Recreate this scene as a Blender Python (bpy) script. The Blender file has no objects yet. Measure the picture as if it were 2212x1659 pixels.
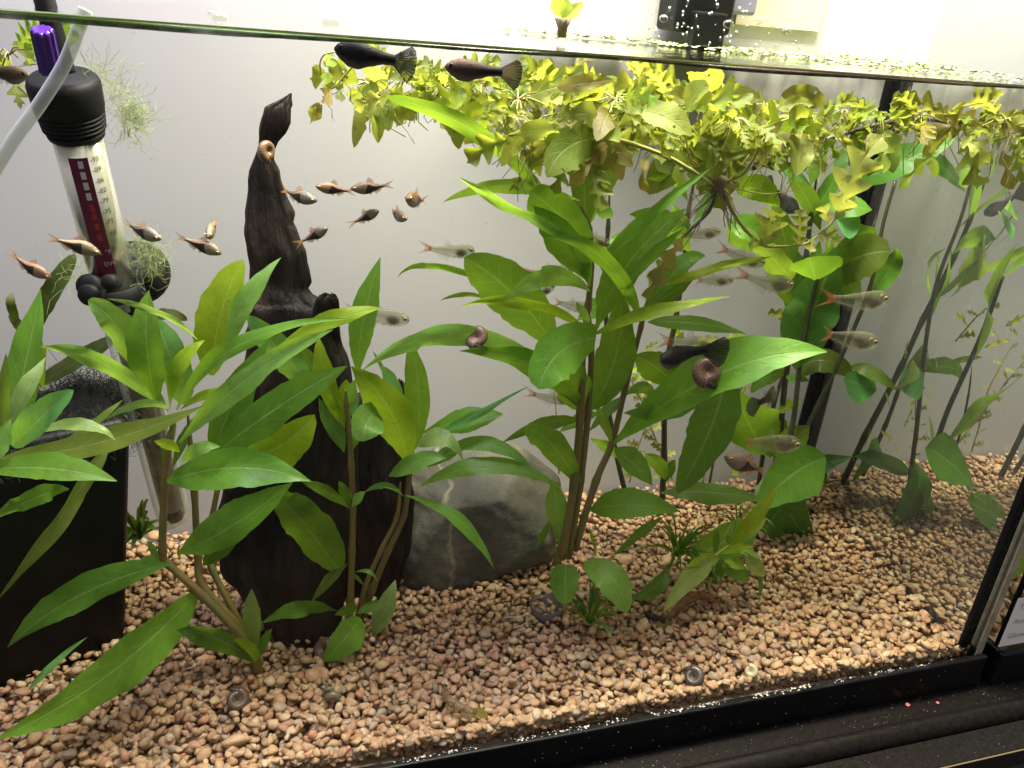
import bpy, bmesh, math, random
import numpy as np
from mathutils import Vector, Matrix
random.seed(7); rng = np.random.default_rng(7)
S = bpy.context.scene
COL = S.collection

# ------------------------------------------------------------------ camera
CAM = np.array([0.0, -0.46, 0.566]); FPX = 3300 / 1.8228          # focal length in pixels of a 2212 px wide picture
_dn = np.array([-659, 7182, 3300.0]); _dn /= np.linalg.norm(_dn)
_rt = np.array([10600, -545, 3300.0]); _rt -= _dn * _rt.dot(_dn); _rt /= np.linalg.norm(_rt)
_up = -_dn; _fw = np.cross(_up, _rt)
ROT = np.array([_rt, _fw, _up])
cam_d = bpy.data.cameras.new('camera'); cam = bpy.data.objects.new('camera', cam_d); COL.objects.link(cam)
cam_d.sensor_width = 36; cam_d.lens = 36 * 3300 / 4032; cam_d.clip_start = 0.01; cam_d.clip_end = 50
_cx, _cy, _cz = ROT @ [1, 0, 0], ROT @ [0, -1, 0], ROT @ [0, 0, -1]
cam.matrix_world = Matrix(((_cx[0], _cy[0], _cz[0], CAM[0]), (_cx[1], _cy[1], _cz[1], CAM[1]), (_cx[2], _cy[2], _cz[2], CAM[2]), (0, 0, 0, 1)))
S.camera = cam

# ------------------------------------------------------------------ room light, lamps of the tank hood, exposure
W = bpy.data.worlds.new('World'); S.world = W; W.use_nodes = True
bg = W.node_tree.nodes['Background']; bg.inputs[1].default_value = 1.0
_tc = W.node_tree.nodes.new('ShaderNodeTexCoord'); _sx = W.node_tree.nodes.new('ShaderNodeSeparateXYZ'); _rp = W.node_tree.nodes.new('ShaderNodeValToRGB')   # a room: pale ceiling, dark floor
_mm = W.node_tree.nodes.new('ShaderNodeMath'); _mm.operation = 'MULTIPLY_ADD'; _mm.inputs[1].default_value = .5; _mm.inputs[2].default_value = .5
W.node_tree.links.new(_tc.outputs['Generated'], _sx.inputs[0]); W.node_tree.links.new(_sx.outputs[2], _mm.inputs[0]); W.node_tree.links.new(_mm.outputs[0], _rp.inputs[0]); W.node_tree.links.new(_rp.outputs[0], bg.inputs[0])
_rp.color_ramp.elements[0].position = .3; _rp.color_ramp.elements[0].color = (.10, .095, .09, 1); _rp.color_ramp.elements[1].position = .75; _rp.color_ramp.elements[1].color = (.46, .44, .45, 1)

def area(name, loc, sx, sy, power, col):
    l = bpy.data.lights.new(name, 'AREA'); l.shape = 'RECTANGLE'; l.size = sx; l.size_y = sy; l.energy = power; l.color = col
    o = bpy.data.objects.new(name, l); o.location = loc; COL.objects.link(o); return o
area('hood_lamp_cool', (-0.14, 0.09, 1.15), 0.50, 0.16, 12.5, (0.78, 0.72, 1.0))
area('hood_lamp_warm', (0.36, 0.16, 1.02), 0.36, 0.14, 26.0, (1.0, 0.92, 0.73))
area('neighbour_lamp', (0.95, 0.14, 0.80), 0.40, 0.16, 3.0, (1.0, 0.95, 0.9))
S.view_settings.view_transform = 'Standard'; S.view_settings.look = 'None'
S.view_settings.exposure = 0.0; S.view_settings.gamma = 1.0; S.view_settings.use_curve_mapping = False
S.render.engine = 'CYCLES'
cy = S.cycles; cy.max_bounces = 6; cy.transparent_max_bounces = 24; cy.use_adaptive_sampling = True; cy.adaptive_threshold = .03; cy.transmission_bounces = 8; cy.glossy_bounces = 3; cy.diffuse_bounces = 2
cy.caustics_reflective = False; cy.caustics_refractive = False; cy.use_denoising = True; cy.sample_clamp_indirect = 6.0

# ------------------------------------------------------------------ layout helpers
WATER = 0.540; XR = 0.648; YB = 0.30; FRAME = 0.036
def ray(px, py):
    return ROT @ np.array([px - 1106.0, py - 829.5, FPX])
def P(px, py, Y):
    d = ray(px, py); t = (Y - CAM[1]) / d[1]; return Vector(CAM + t * d)
def gz(x, y):                                   # height of the gravel surface
    return 0.037 + 0.018 * y / YB + 0.0035 * math.sin(x * 17 + 1) * math.sin(y * 21 + .6) - 0.006 * max(0, (x - .5) / .15) * max(0, 1 - y / .1)
def G(px, py, dz=0.0):
    d = ray(px, py); z = 0.045
    for _ in range(6):
        t = (z + dz - CAM[2]) / d[2]; p = CAM + t * d; z = gz(p[0], p[1])
    return Vector(p)
def dist(p): return (Vector(p) - Vector(CAM)).dot(Vector(ROT @ [0, 0, 1]))
# the regions of the photograph in which positions were read: x offset, y offset, scale
REG = {'I': (0, 0, 1 / 1.8228), 'T1': (0, 0, 1.659), 'T2': (1100, 0, 1.659), 'T3': (2200, 0, 1.659), 'T4': (3000, 0, 1.659),
       'A1': (0, 900, 1.659), 'A2': (900, 900, 1.659), 'A3': (1900, 900, 1.659), 'A4': (2932, 900, 1.659),
       'B1': (0, 1900, 1.476), 'B2': (1000, 1900, 1.476), 'B3': (2000, 1900, 1.476), 'B4': (2832, 1900, 1.476)}
def C(reg, x, y):
    ox, oy, s = REG[reg]; return ((ox + x / s) / 1.8228, (oy + y / s) / 1.8228)
def K(reg): return 1 / (REG[reg][2] * 1.8228)
def PR(reg, x, y, Y): return P(*C(reg, x, y), Y)

# ------------------------------------------------------------------ object helpers
def props(o, label=None, cat=None, group=None, kind=None):
    if label: o['label'] = label
    if cat: o['category'] = cat
    if group: o['group'] = group
    if kind: o['kind'] = kind
    return o
def empty(name, loc, label=None, cat=None, group=None):
    o = bpy.data.objects.new(name, None); o.empty_display_size = .01; o.location = loc; COL.objects.link(o)
    return props(o, label, cat, group)
def link(name, me, mat=None, parent=None, smooth=True):
    o = bpy.data.objects.new(name, me); COL.objects.link(o)
    if mat is not None and not me.materials: me.materials.append(mat)
    if parent is not None:
        o.parent = parent; o.matrix_parent_inverse = Matrix.Identity(4)
        o.location = -abs_loc(parent)
    if smooth:
        me.polygons.foreach_set('use_smooth', [True] * len(me.polygons))
    return o
def abs_loc(o):
    v = Vector(o.location); p = o.parent
    while p is not None: v = v + Vector(p.location); p = p.parent
    return v
def mesh(name, vs, fs, uv=None):
    me = bpy.data.meshes.new(name); me.from_pydata([tuple(v) for v in vs], [], fs); me.update()
    if uv is not None:
        l = me.uv_layers.new(name='UVMap'); idx = np.zeros(len(me.loops), dtype=np.int32); me.loops.foreach_get('vertex_index', idx)
        l.data.foreach_set('uv', np.asarray(uv, dtype=np.float32)[idx].ravel())
    return me
def bm_mesh(name, bm):
    me = bpy.data.meshes.new(name); bm.to_mesh(me); bm.free(); return me
def box_bm(x0, x1, y0, y1, z0, z1, bev=0.0, seg=2, bm=None):
    b = bmesh.new(); bmesh.ops.create_cube(b, size=1)
    for v in b.verts: v.co = Vector(((x0 + x1) / 2 + v.co.x * (x1 - x0), (y0 + y1) / 2 + v.co.y * (y1 - y0), (z0 + z1) / 2 + v.co.z * (z1 - z0)))
    if bev: bmesh.ops.bevel(b, geom=list(b.edges), offset=bev, segments=seg, profile=.5, affect='EDGES')
    if bm is None: return b
    tmp = bpy.data.meshes.new('t'); b.to_mesh(tmp); b.free(); bm.from_mesh(tmp); bpy.data.meshes.remove(tmp); return bm
def box(name, x0, x1, y0, y1, z0, z1, mat, parent=None, bev=0.0, seg=2):
    return link(name, bm_mesh(name, box_bm(x0, x1, y0, y1, z0, z1, bev, seg)), mat, parent, smooth=False)
def tube_geo(pts, rad, n=8, cap=True):
    pts = [Vector(p) for p in pts]; vs = []; fs = []; uv = []
    t0 = (pts[1] - pts[0]).normalized(); s = t0.orthogonal().normalized()
    for i, p in enumerate(pts):
        t = (pts[min(i + 1, len(pts) - 1)] - pts[max(i - 1, 0)]).normalized()
        s = (s - t * s.dot(t)).normalized(); b = t.cross(s); r = rad[i] if hasattr(rad, '__len__') else rad
        for k in range(n):
            a = 2 * math.pi * k / n; vs.append(p + (s * math.cos(a) + b * math.sin(a)) * r); uv.append((i / (len(pts) - 1), k / n))
    for i in range(len(pts) - 1):
        for k in range(n):
            fs.append((i * n + k, i * n + (k + 1) % n, (i + 1) * n + (k + 1) % n, (i + 1) * n + k))
    if cap: fs.append(tuple(range(n))[::-1]); fs.append(tuple(range((len(pts) - 1) * n, len(pts) * n)))
    return vs, fs, uv
def tube(name, pts, rad, mat, parent=None, n=8):
    v, f, u = tube_geo(pts, rad, n); return link(name, mesh(name, v, f, u), mat, parent)
def spline(pts, m=5):                                               # Catmull-Rom through points
    pts = [Vector(p) for p in pts]; q = [pts[0] * 2 - pts[1]] + pts + [pts[-1] * 2 - pts[-2]]; out = []
    for i in range(1, len(q) - 2):
        for k in range(m):
            t = k / m; a, b, c, d = q[i - 1:i + 3]
            out.append(.5 * ((2 * b) + (c - a) * t + (2 * a - 5 * b + 4 * c - d) * t * t + (3 * b - a - 3 * c + d) * t ** 3))
    return out + [pts[-1]]
def many_tubes(name, strands, mat, parent=None, n=3, label=None):
    vs, fs = [], []
    for pts, r in strands:
        v, f, _ = tube_geo(pts, r, n, False); o = len(vs); vs += v; fs += [tuple(i + o for i in q) for q in f]
    return link(name, mesh(name, vs, fs), mat, parent)

# ------------------------------------------------------------------ materials
def mat_new(name):
    m = bpy.data.materials.new(name); m.use_nodes = True; nt = m.node_tree; nt.nodes.clear()
    out = nt.nodes.new('ShaderNodeOutputMaterial'); return m, nt, out
class NT:
    def __init__(s, nt): s.nt = nt
    def n(s, t, ins=None, **kw):
        x = s.nt.nodes.new('ShaderNode' + t)
        for k, v in kw.items(): setattr(x, k, v)
        for k, v in (ins or {}).items(): s.set(x.inputs[k], v)
        return x
    def set(s, sock, v):
        if isinstance(v, bpy.types.NodeSocket): s.nt.links.new(v, sock)
        elif isinstance(v, bpy.types.Node): s.nt.links.new(v.outputs[0], sock)
        else: sock.default_value = v
    def math(s, op, a, b=0.0, c=0.0, clamp=False):
        x = s.n('Math', {0: a, 1: b, 2: c}, operation=op); x.use_clamp = clamp; return x.outputs[0]
    def mix(s, f, a, b, mode='MIX'):
        x = s.n('Mix', data_type='RGBA', blend_type=mode); s.set(x.inputs[0], f); s.set(x.inputs[6], a); s.set(x.inputs[7], b); return x.outputs[2]
    def ramp(s, f, stops, interp='LINEAR'):
        x = s.n('ValToRGB', {0: f}); r = x.color_ramp; r.interpolation = interp
        while len(r.elements) < len(stops): r.elements.new(.5)
        for e, (p, c) in zip(r.elements, stops): e.position = p; e.color = (*c, 1) if len(c) == 3 else c
        return x.outputs[0]
    def noise(s, scale, vec=None, detail=3, rough=.55):
        x = s.n('TexNoise', {'Scale': scale, 'Detail': detail, 'Roughness': rough})
        if vec is not None: s.set(x.inputs['Vector'], vec)
        return x.outputs[0]
    def bump(s, h, strength=.3, distance=.001):
        return s.n('Bump', {'Height': h, 'Strength': strength, 'Distance': distance}).outputs[0]
def c4(c): return (*c, 1.0)
def simple(name, col, rough=.5, metal=0.0, spec=.5, noise=None, bump=None, coat=0.0):
    m, nt, out = mat_new(name); N = NT(nt)
    obj = N.n('TexCoord').outputs['Object']
    b = N.n('BsdfPrincipled', {'Base Color': c4(col), 'Roughness': rough, 'Metallic': metal, 'Specular IOR Level': spec, 'Coat Weight': coat})
    if noise:
        sc, c2 = noise; f = N.noise(sc, obj, 5)
        N.set(b.inputs['Base Color'], N.mix(N.math('MULTIPLY_ADD', f, 2.4, -.7, True), c4(col), c4(c2)))
    if bump:
        sc, st, d = bump; N.set(b.inputs['Normal'], N.bump(N.noise(sc, obj, 6, .6), st, d))
    nt.links.new(b.outputs[0], out.inputs[0]); return m
# ------------------------------------------------------------------ shared materials
def mat_glass(name, tint=(1, 1, 1), gloss=(1, 1, 1), fmul=1.0, rough=0.0, ior=1.45, smudge=0.0):
    m, nt, out = mat_new(name); N = NT(nt)
    fr = N.n('Fresnel', {'IOR': ior}); front = N.math('SUBTRACT', 1.0, N.n('NewGeometry').outputs['Backfacing'])
    f = N.math('MULTIPLY', N.math('MULTIPLY', fr, fmul), front, clamp=True)
    t = N.n('BsdfTransparent', {0: c4(tint)}); g = N.n('BsdfGlossy', {0: c4(gloss), 'Roughness': rough})
    s = N.n('MixShader', {0: f, 1: t.outputs[0], 2: g.outputs[0]})
    if smudge:
        obj = N.n('TexCoord').outputs['Object']
        k = N.math('MULTIPLY', N.math('GREATER_THAN', N.noise(160, obj, 2), .69), smudge)
        d = N.n('BsdfDiffuse', {0: (.8, .8, .75, 1)})
        s = N.n('MixShader', {0: k, 1: s.outputs[0], 2: d.outputs[0]})
    nt.links.new(s.outputs[0], out.inputs[0]); return m
M = {}
M['pane'] = mat_glass('clear_glass', (.985, .995, .985), fmul=.16)
M['edge'] = simple('glass_edge', (.055, .10, .075), .12, coat=.6, noise=(60, (.22, .2, .13)))
M['tan_edge'] = simple('glass_edge_lit', (.20, .17, .11), .15, coat=.8, noise=(90, (.42, .36, .24)))  # lighter copy of the glass edge: its tan reflection is put into the colour
M['black'] = simple('black_plastic', (.005, .005, .006), .32, spec=.25, noise=(55, (.010, .010, .010)), bump=(300, .15, .0006))
M['frame'] = simple('black_frame_plastic', (.003, .003, .0035), .35, spec=.22, noise=(38, (.009, .009, .009)), bump=(260, .2, .0005))
M['silicone'] = simple('black_silicone', (.003, .003, .005), .4, spec=.15)
M['rubber'] = simple('black_rubber', (.007, .007, .008), .6, spec=.25, bump=(500, .1, .0004))
def mat_backing():
    m, nt, out = mat_new('off_white_backing'); N = NT(nt); obj = N.n('TexCoord').outputs['Object']
    f = N.noise(5, obj, 4); c = N.mix(f, c4((.45, .445, .44)), c4((.52, .515, .505)))
    f2 = N.math('GREATER_THAN', N.noise(210, obj, 1), .745)
    c = N.mix(N.math('MULTIPLY', f2, .35), c, c4((.25, .26, .2)))
    b = N.n('BsdfPrincipled', {'Base Color': c, 'Roughness': .6, 'Specular IOR Level': .2}); nt.links.new(b.outputs[0], out.inputs[0]); return m
M['backing'] = mat_backing()
M['wall'] = simple('painted_wall', (.62, .6, .57), .8, bump=(90, .2, .002))
def mat_mirror():
    # inner face of the end pane under water: at this angle it reflects the inside of the tank
    m, nt, out = mat_new('end_glass_under_water'); N = NT(nt); obj = N.n('TexCoord').outputs['Object']
    g = N.n('BsdfGlossy', {0: (.84, .86, .82, 1), 'Roughness': .006})
    mp = N.n('Mapping', {'Vector': obj, 'Scale': (1, 1, .35)}).outputs[0]
    k = N.math('GREATER_THAN', N.noise(190, mp, 2), .66)
    k = N.math('MULTIPLY', k, N.math('MULTIPLY_ADD', N.noise(9, obj, 2), 1.6, -.45, True))
    d = N.n('BsdfDiffuse', {0: (.42, .42, .40, 1)})
    k2 = N.math('MULTIPLY_ADD', k, .35, .07)
    s = N.n('MixShader', {0: k2, 1: g.outputs[0], 2: d.outputs[0]}); nt.links.new(s.outputs[0], out.inputs[0]); return m
M['mirror'] = mat_mirror()
def mat_water():
    m, nt, out = mat_new('water_surface'); N = NT(nt); obj = N.n('TexCoord').outputs['Object']
    mp = N.n('Mapping', {'Vector': obj, 'Scale': (.6, 1.5, 1)}).outputs[0]
    nb = N.bump(N.noise(34, mp, 3), .10, .004)
    f = N.n('Fresnel', {'IOR': 1.33, 'Normal': nb}).outputs[0]
    t = N.n('BsdfTransparent', {0: (.97, .99, .96, 1)}); g = N.n('BsdfGlossy', {0: (1, 1, 1, 1), 'Roughness': .04, 'Normal': nb})
    s = N.n('MixShader', {0: f, 1: t.outputs[0], 2: g.outputs[0]}); nt.links.new(s.outputs[0], out.inputs[0]); return m
M['water'] = mat_water()
def mat_waterline():
    m, nt, out = mat_new('algae_waterline'); N = NT(nt); obj = N.n('TexCoord').outputs['Object']
    x = N.n('SeparateXYZ', {0: obj}).outputs[0]; f = N.math('ADD', N.math('MULTIPLY_ADD', x, 4.2, -.05), N.math('MULTIPLY_ADD', N.noise(16, obj, 3), .7, -.35), clamp=True)
    c = N.ramp(f, [(0, (.075, .13, .025)), (.35, (.05, .085, .015)), (.45, (.012, .012, .008)), (.75, (.02, .028, .01)), (1, (.035, .026, .016))])
    b = N.n('BsdfPrincipled', {'Base Color': c, 'Roughness': .25}); t = N.n('BsdfTransparent')
    k = N.math('MULTIPLY_ADD', N.noise(60, obj, 3), 1.0, .35, True)
    s = N.n('MixShader', {0: k, 1: t.outputs[0], 2: b.outputs[0]}); nt.links.new(s.outputs[0], out.inputs[0]); return m
M['waterline'] = mat_waterline()

# ------------------------------------------------------------------ the room: wall behind, cabinet top
wall = box('wall', -2.5, 3.5, 0.42, 0.5, -1.0, 2.2, M['wall']); props(wall, kind='structure')
XL = -0.46
stand = empty('cabinet', (0.1, 0.1, -0.05), 'black cabinet top with rounded lip and thin gold line, under the tanks', 'cabinet')
M['stand'] = simple('dusty_black_laminate', (.004, .0035, .003), .45, spec=.14, noise=(240, (.014, .011, .009)), bump=(420, .35, .0008))
M['stand_face'] = simple('black_drawer_front', (.006, .006, .010), .35)
M['gold'] = simple('gold_trim', (.75, .58, .30), .3, metal=.8)
box('top_board', -.9, 1.5, -.037, .45, -.03, 0, M['stand'], stand, .001)
lip = bmesh.new(); ring = []
sec = [(-.0375, -.03), (-.0375, .0005), (-.039, .0022), (-.042, .0026), (-.046, .0018), (-.0495, -.001), (-.052, -.005), (-.053, -.01), (-.053, -.03)]
for X in (-.9, 1.5): ring.append([lip.verts.new((X, y, z)) for y, z in sec])
for i in range(len(sec) - 1): lip.faces.new((ring[0][i], ring[1][i], ring[1][i + 1], ring[0][i + 1]))
link('rounded_lip', bm_mesh('rounded_lip', lip), M['stand'], stand)
box('lower_board', -.9, 1.5, -.0815, -.0535, -.03, -.009, M['stand'], stand, .0008)
tube('gold_line', [(-.9, -.0822, -.0095), (1.5, -.0822, -.0095)], .0007, M['gold'], stand)
box('drawer_front', -.9, 1.5, -.0812, -.07, -.4, -.031, M['stand_face'], stand, .001)

# ------------------------------------------------------------------ the aquarium
tank = empty('aquarium', (0.1, 0.15, 0.0), 'large planted glass aquarium with black bottom frame and pinkish gravel', 'aquarium')
box('front_pane', XL, XR + .007, -.008, -.001, .012, .66, M['pane'], tank)
box('back_panel', XL, XR - .0005, YB + .0005, YB + .008, .012, .66, M['backing'], tank)
box('left_pane', XL - .008, XL - .001, -.008, YB + .008, .012, .66, M['pane'], tank)
box('side_pane', XR, XR + .007, .0, YB + .006, .012, WATER, M['mirror'], tank); box('side_pane_rim', XR, XR + .007, .0, YB + .006, WATER + .0003, .66, M['pane'], tank)
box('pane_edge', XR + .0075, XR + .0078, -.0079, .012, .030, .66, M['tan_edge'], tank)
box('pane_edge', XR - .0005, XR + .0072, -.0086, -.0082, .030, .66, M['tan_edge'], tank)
box('silicone_seam', XR - .0145, XR - .0032, YB - .013, YB - .0005, .012, WATER - .004, M['silicone'], tank, .004)
box('silicone_seam', XR - .009, XR - .0012, .0, .007, .036, .66, M['silicone'], tank, .002)
box('bottom_pane', XL, XR, .0, YB, .004, .012, M['edge'], tank)
def frame_ring(par, x0, x1, y0, y1, z1, t=.012):
    bm = bmesh.new()
    # outward-leaning profile: front, right, left, back rails
    box_bm(x0, x1, y0, y0 + t, 0.0005, z1, .0015, 2, bm); box_bm(x0, x1, y1 - t, y1, 0.0005, z1, .0015, 2, bm)
    box_bm(x0, x0 + t, y0 + t + .0003, y1 - t - .0003, 0.0005, z1, .0015, 2, bm); box_bm(x1 - t, x1, y0 + t + .0003, y1 - t - .0003, 0.0005, z1, .0015, 2, bm)
    return link('bottom_frame', bm_mesh('bottom_frame', bm), M['frame'], par, smooth=False)
frame_ring(tank, XL - .018, XR + .010, -.0145, YB + .018, FRAME, .0058)
# water: surface sheet with the curved meniscus at the front glass
wnx, wny = 90, 40; vs = []; fs = []
for j in range(wny + 1):
    for i in range(wnx + 1):
        y = .0002 + (YB - .0004) * (j / wny) ** 1.8; vs.append((XL + .001 + (XR - XL - .002) * i / wnx, y, WATER + .0028 * math.exp(-y / .0025)))
for j in range(wny):
    for i in range(wnx): a = j * (wnx + 1) + i; fs.append((a, a + 1, a + wnx + 2, a + wnx + 1))
wat = link('water', mesh('water', vs, fs), M['water']); props(wat, kind='structure')
# dark algae line where the water meets the front glass
pts = [(XL + .01 + (XR - XL - .03) * i / 160, .0032, WATER + .0002 + .0007 * math.sin(i * .21) * math.sin(i * .067 + 1)) for i in range(161)]
rr = [(.0024 - .0015 * min(1, i / 100)) * (1 + .25 * math.sin(i * .11 + 2)) + .0003 * random.random() for i in range(161)]
tube('algae_line', pts, rr, M['waterline'], tank, 8)

# ------------------------------------------------------------------ gravel
def ico(sub):
    b = bmesh.new(); bmesh.ops.create_icosphere(b, subdivisions=sub, radius=1); b.verts.ensure_lookup_table()
    v = np.array([x.co[:] for x in b.verts]); f = np.array([[q.index for q in t.verts] for t in b.faces]); b.free(); return v, f
ICO = {1: ico(1), 2: ico(2), 3: ico(3)}
def pebble_shape(sub, r):
    v = ICO[sub][0].copy()
    for _ in range(int(r.integers(6, 11))):
        n = r.normal(size=3); n /= np.linalg.norm(n); dd = r.uniform(.5, .82); k = v @ n - dd; k = np.clip(k, 0, None); v -= np.outer(k * .95, n)
    ph = r.uniform(0, 6, 3); v *= (1 + .05 * np.sin(v[:, [1, 2, 0]] * 3 + ph))
    return v * np.array([1.0, r.uniform(.62, .85), r.uniform(.42, .66)])
def mat_gravel():
    m, nt, out = mat_new('pinkish_gravel'); N = NT(nt); obj = N.n('TexCoord').outputs['Object']
    isl = N.n('NewGeometry').outputs['Random Per Island']; rnd = N.n('ObjectInfo').outputs['Random']
    k = N.math('FRACT', N.math('ADD', N.math('MULTIPLY', isl, 7.13), N.math('MULTIPLY', rnd, 5.7)))
    c = N.ramp(k, [(0, (.36, .19, .11)), (.08, (.52, .34, .18)), (.20, (.60, .42, .24)), (.31, (.42, .23, .14)), (.40, (.64, .50, .30)), (.50, (.52, .36, .20)), (.60, (.56, .33, .21)), (.69, (.45, .32, .19)), (.78, (.70, .59, .40)), (.84, (.28, .20, .13)), (.875, (.38, .36, .29)), (.94, (.20, .19, .16)), (.965, (.58, .25, .14)), (.98, (.54, .40, .26))], 'CONSTANT')
    k2 = N.math('FRACT', N.math('MULTIPLY', k, 37.7))
    c = N.mix(.30, c, N.mix(k2, c4((.42, .27, .15)), c4((.58, .42, .25))))
    f = N.noise(230, obj, 4, .65); c = N.mix(N.math('MULTIPLY_ADD', f, 2.2, -.75, True), N.mix(.42, c, c4((.30, .16, .10))), c)
    f3 = N.noise(650, obj, 2); c = N.mix(N.math('MULTIPLY', N.math('GREATER_THAN', f3, .63), .35), c, c4((.16, .09, .06)))
    c = N.mix(1.0, c, c4((.96, .935, .85)), 'MULTIPLY')
    b = N.n('BsdfPrincipled', {'Base Color': c, 'Roughness': .5, 'Specular IOR Level': .3, 'Normal': N.bump(N.noise(420, obj, 4), .3, .0012)})
    nt.links.new(b.outputs[0], out.inputs[0]); return m
M['gravel'] = mat_gravel()
M['bed'] = simple('gravel_deep', (.38, .25, .16), .9)
def rand_rot(r):
    a = r.uniform(0, 2 * math.pi); t1, t2 = r.normal(0, .38, 2)
    return np.array((Matrix.Rotation(a, 3, 'Z') @ Matrix.Rotation(t1, 3, 'X') @ Matrix.Rotation(t2, 3, 'Y')))
nbx, nby = 60, 24; vs = []; fs = []
for j in range(nby + 1):
    for i in range(nbx + 1):
        x = XL + .001 + (XR - XL - .002) * i / nbx; y = .0005 + (YB - .001) * j / nby; vs.append((x, y, gz(x, y) - .014))
for j in range(nby):
    for i in range(nbx): a = j * (nbx + 1) + i; fs.append((a, a + 1, a + nbx + 2, a + nbx + 1))
bed = link('gravel_bed', mesh('gravel_bed', vs, fs), M['bed']); props(bed, kind='structure')
def proj(p):
    q = ROT.T @ (np.asarray(p) - CAM); return 1106 + FPX * q[0] / q[2], 829.5 + FPX * q[1] / q[2]
stones = []
def layer(dz, step, seed, x0=-.27, x1=XR - .002, y0=.005, y1=YB - .006, size=.0070):
    r = np.random.default_rng(seed); y = y0
    while y < y1:
        x = x0 + r.uniform(0, step)
        while x < x1:
            px, py = x + r.normal(0, step * .22), min(max(y + r.normal(0, step * .22), .006), YB - .007)
            px = min(px, XR - .003)
            s = size * r.uniform(.68, 1.32)
            if r.random() < .03: s *= 1.4
            stones.append((px, py, gz(px, py) + dz + r.normal(0, .0016), s, int(r.integers(0, 24)), rand_rot(r)))
            x += step * r.uniform(.85, 1.15)
        y += step * .86
layer(-.0068, .0074, 11, size=.0050); layer(-.0030, .0077, 12, size=.0049); layer(.0004, .0112, 13, size=.0051)
# the face of the gravel against the front glass
r = np.random.default_rng(5)
for i in range(1300):
    x = r.uniform(-.26, XR - .012); stones.append((x, r.uniform(.005, .008), r.uniform(.019, .041), .0052 * r.uniform(.7, 1.25), int(r.integers(0, 24)), rand_rot(r)))
# stones whose top shows: rank by size in the picture
sh2 = [pebble_shape(2, np.random.default_rng(100 + i)) for i in range(24)]
sh1 = [pebble_shape(1, np.random.default_rng(100 + i)) for i in range(24)]
meshes = []
for i in range(24):
    me = mesh('pebble', sh2[i] * .0074, [tuple(t) for t in ICO[2][1]]); me.materials.append(M['gravel']); me.polygons.foreach_set('use_smooth', [True] * len(me.polygons)); meshes.append(me)
def shown(s):
    u, v = proj(s[:3]); return 0 < u < 2212 and 0 < v < 1665 and s[2] > gz(s[0], s[1]) - .005
cand = sorted([i for i, s in enumerate(stones) if shown(s)], key=lambda i: -stones[i][3] / np.linalg.norm(np.array(stones[i][:3]) - CAM))
single = set(cand[:300])
def one_pebble(name, s, parent):
    o = bpy.data.objects.new(name, meshes[s[4]]); COL.objects.link(o); o.parent = parent
    R = Matrix(s[5]).to_4x4(); o.matrix_local = Matrix.Translation(Vector(s[:3]) - abs_loc(parent)) @ R @ Matrix.Scale(s[3] / .0074, 4); return o
stones.append((*G(508, 1602, .003), .0125, 3, np.array(Matrix.Rotation(.1, 3, 'Z') @ Matrix.Scale(.55, 3, (0, 1, 0))))); single.add(len(stones) - 1)
for i in single: one_pebble('pebble', stones[i], bed)
def stone_mass(name, lst, parent, near=.12):
    V, F, o = [], [], 0
    for s in lst:
        sub = 2 if s[1] < near and s[2] > gz(s[0], s[1]) - .006 else 1
        v = (sh2 if sub == 2 else sh1)[s[4]] * s[3]; V.append(v @ s[5].T + np.array(s[:3])); f = ICO[sub][1]; F.append(f + o); o += len(v)
    V = np.concatenate(V); F = np.concatenate(F)
    me = bpy.data.meshes.new(name); me.vertices.add(len(V)); me.vertices.foreach_set('co', V.astype(np.float32).ravel())
    me.loops.add(F.size); me.loops.foreach_set('vertex_index', F.astype(np.int32).ravel())
    me.polygons.add(len(F)); me.polygons.foreach_set('loop_start', np.arange(0, F.size, 3, dtype=np.int32)); me.polygons.foreach_set('loop_total', np.full(len(F), 3, dtype=np.int32))
    me.update(); me.validate(); o_ = link(name, me, M['gravel'], parent); o_['kind'] = 'stuff'; return o_
stone_mass('gravel', [s for i, s in enumerate(stones) if i not in single], bed, .09)
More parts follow.
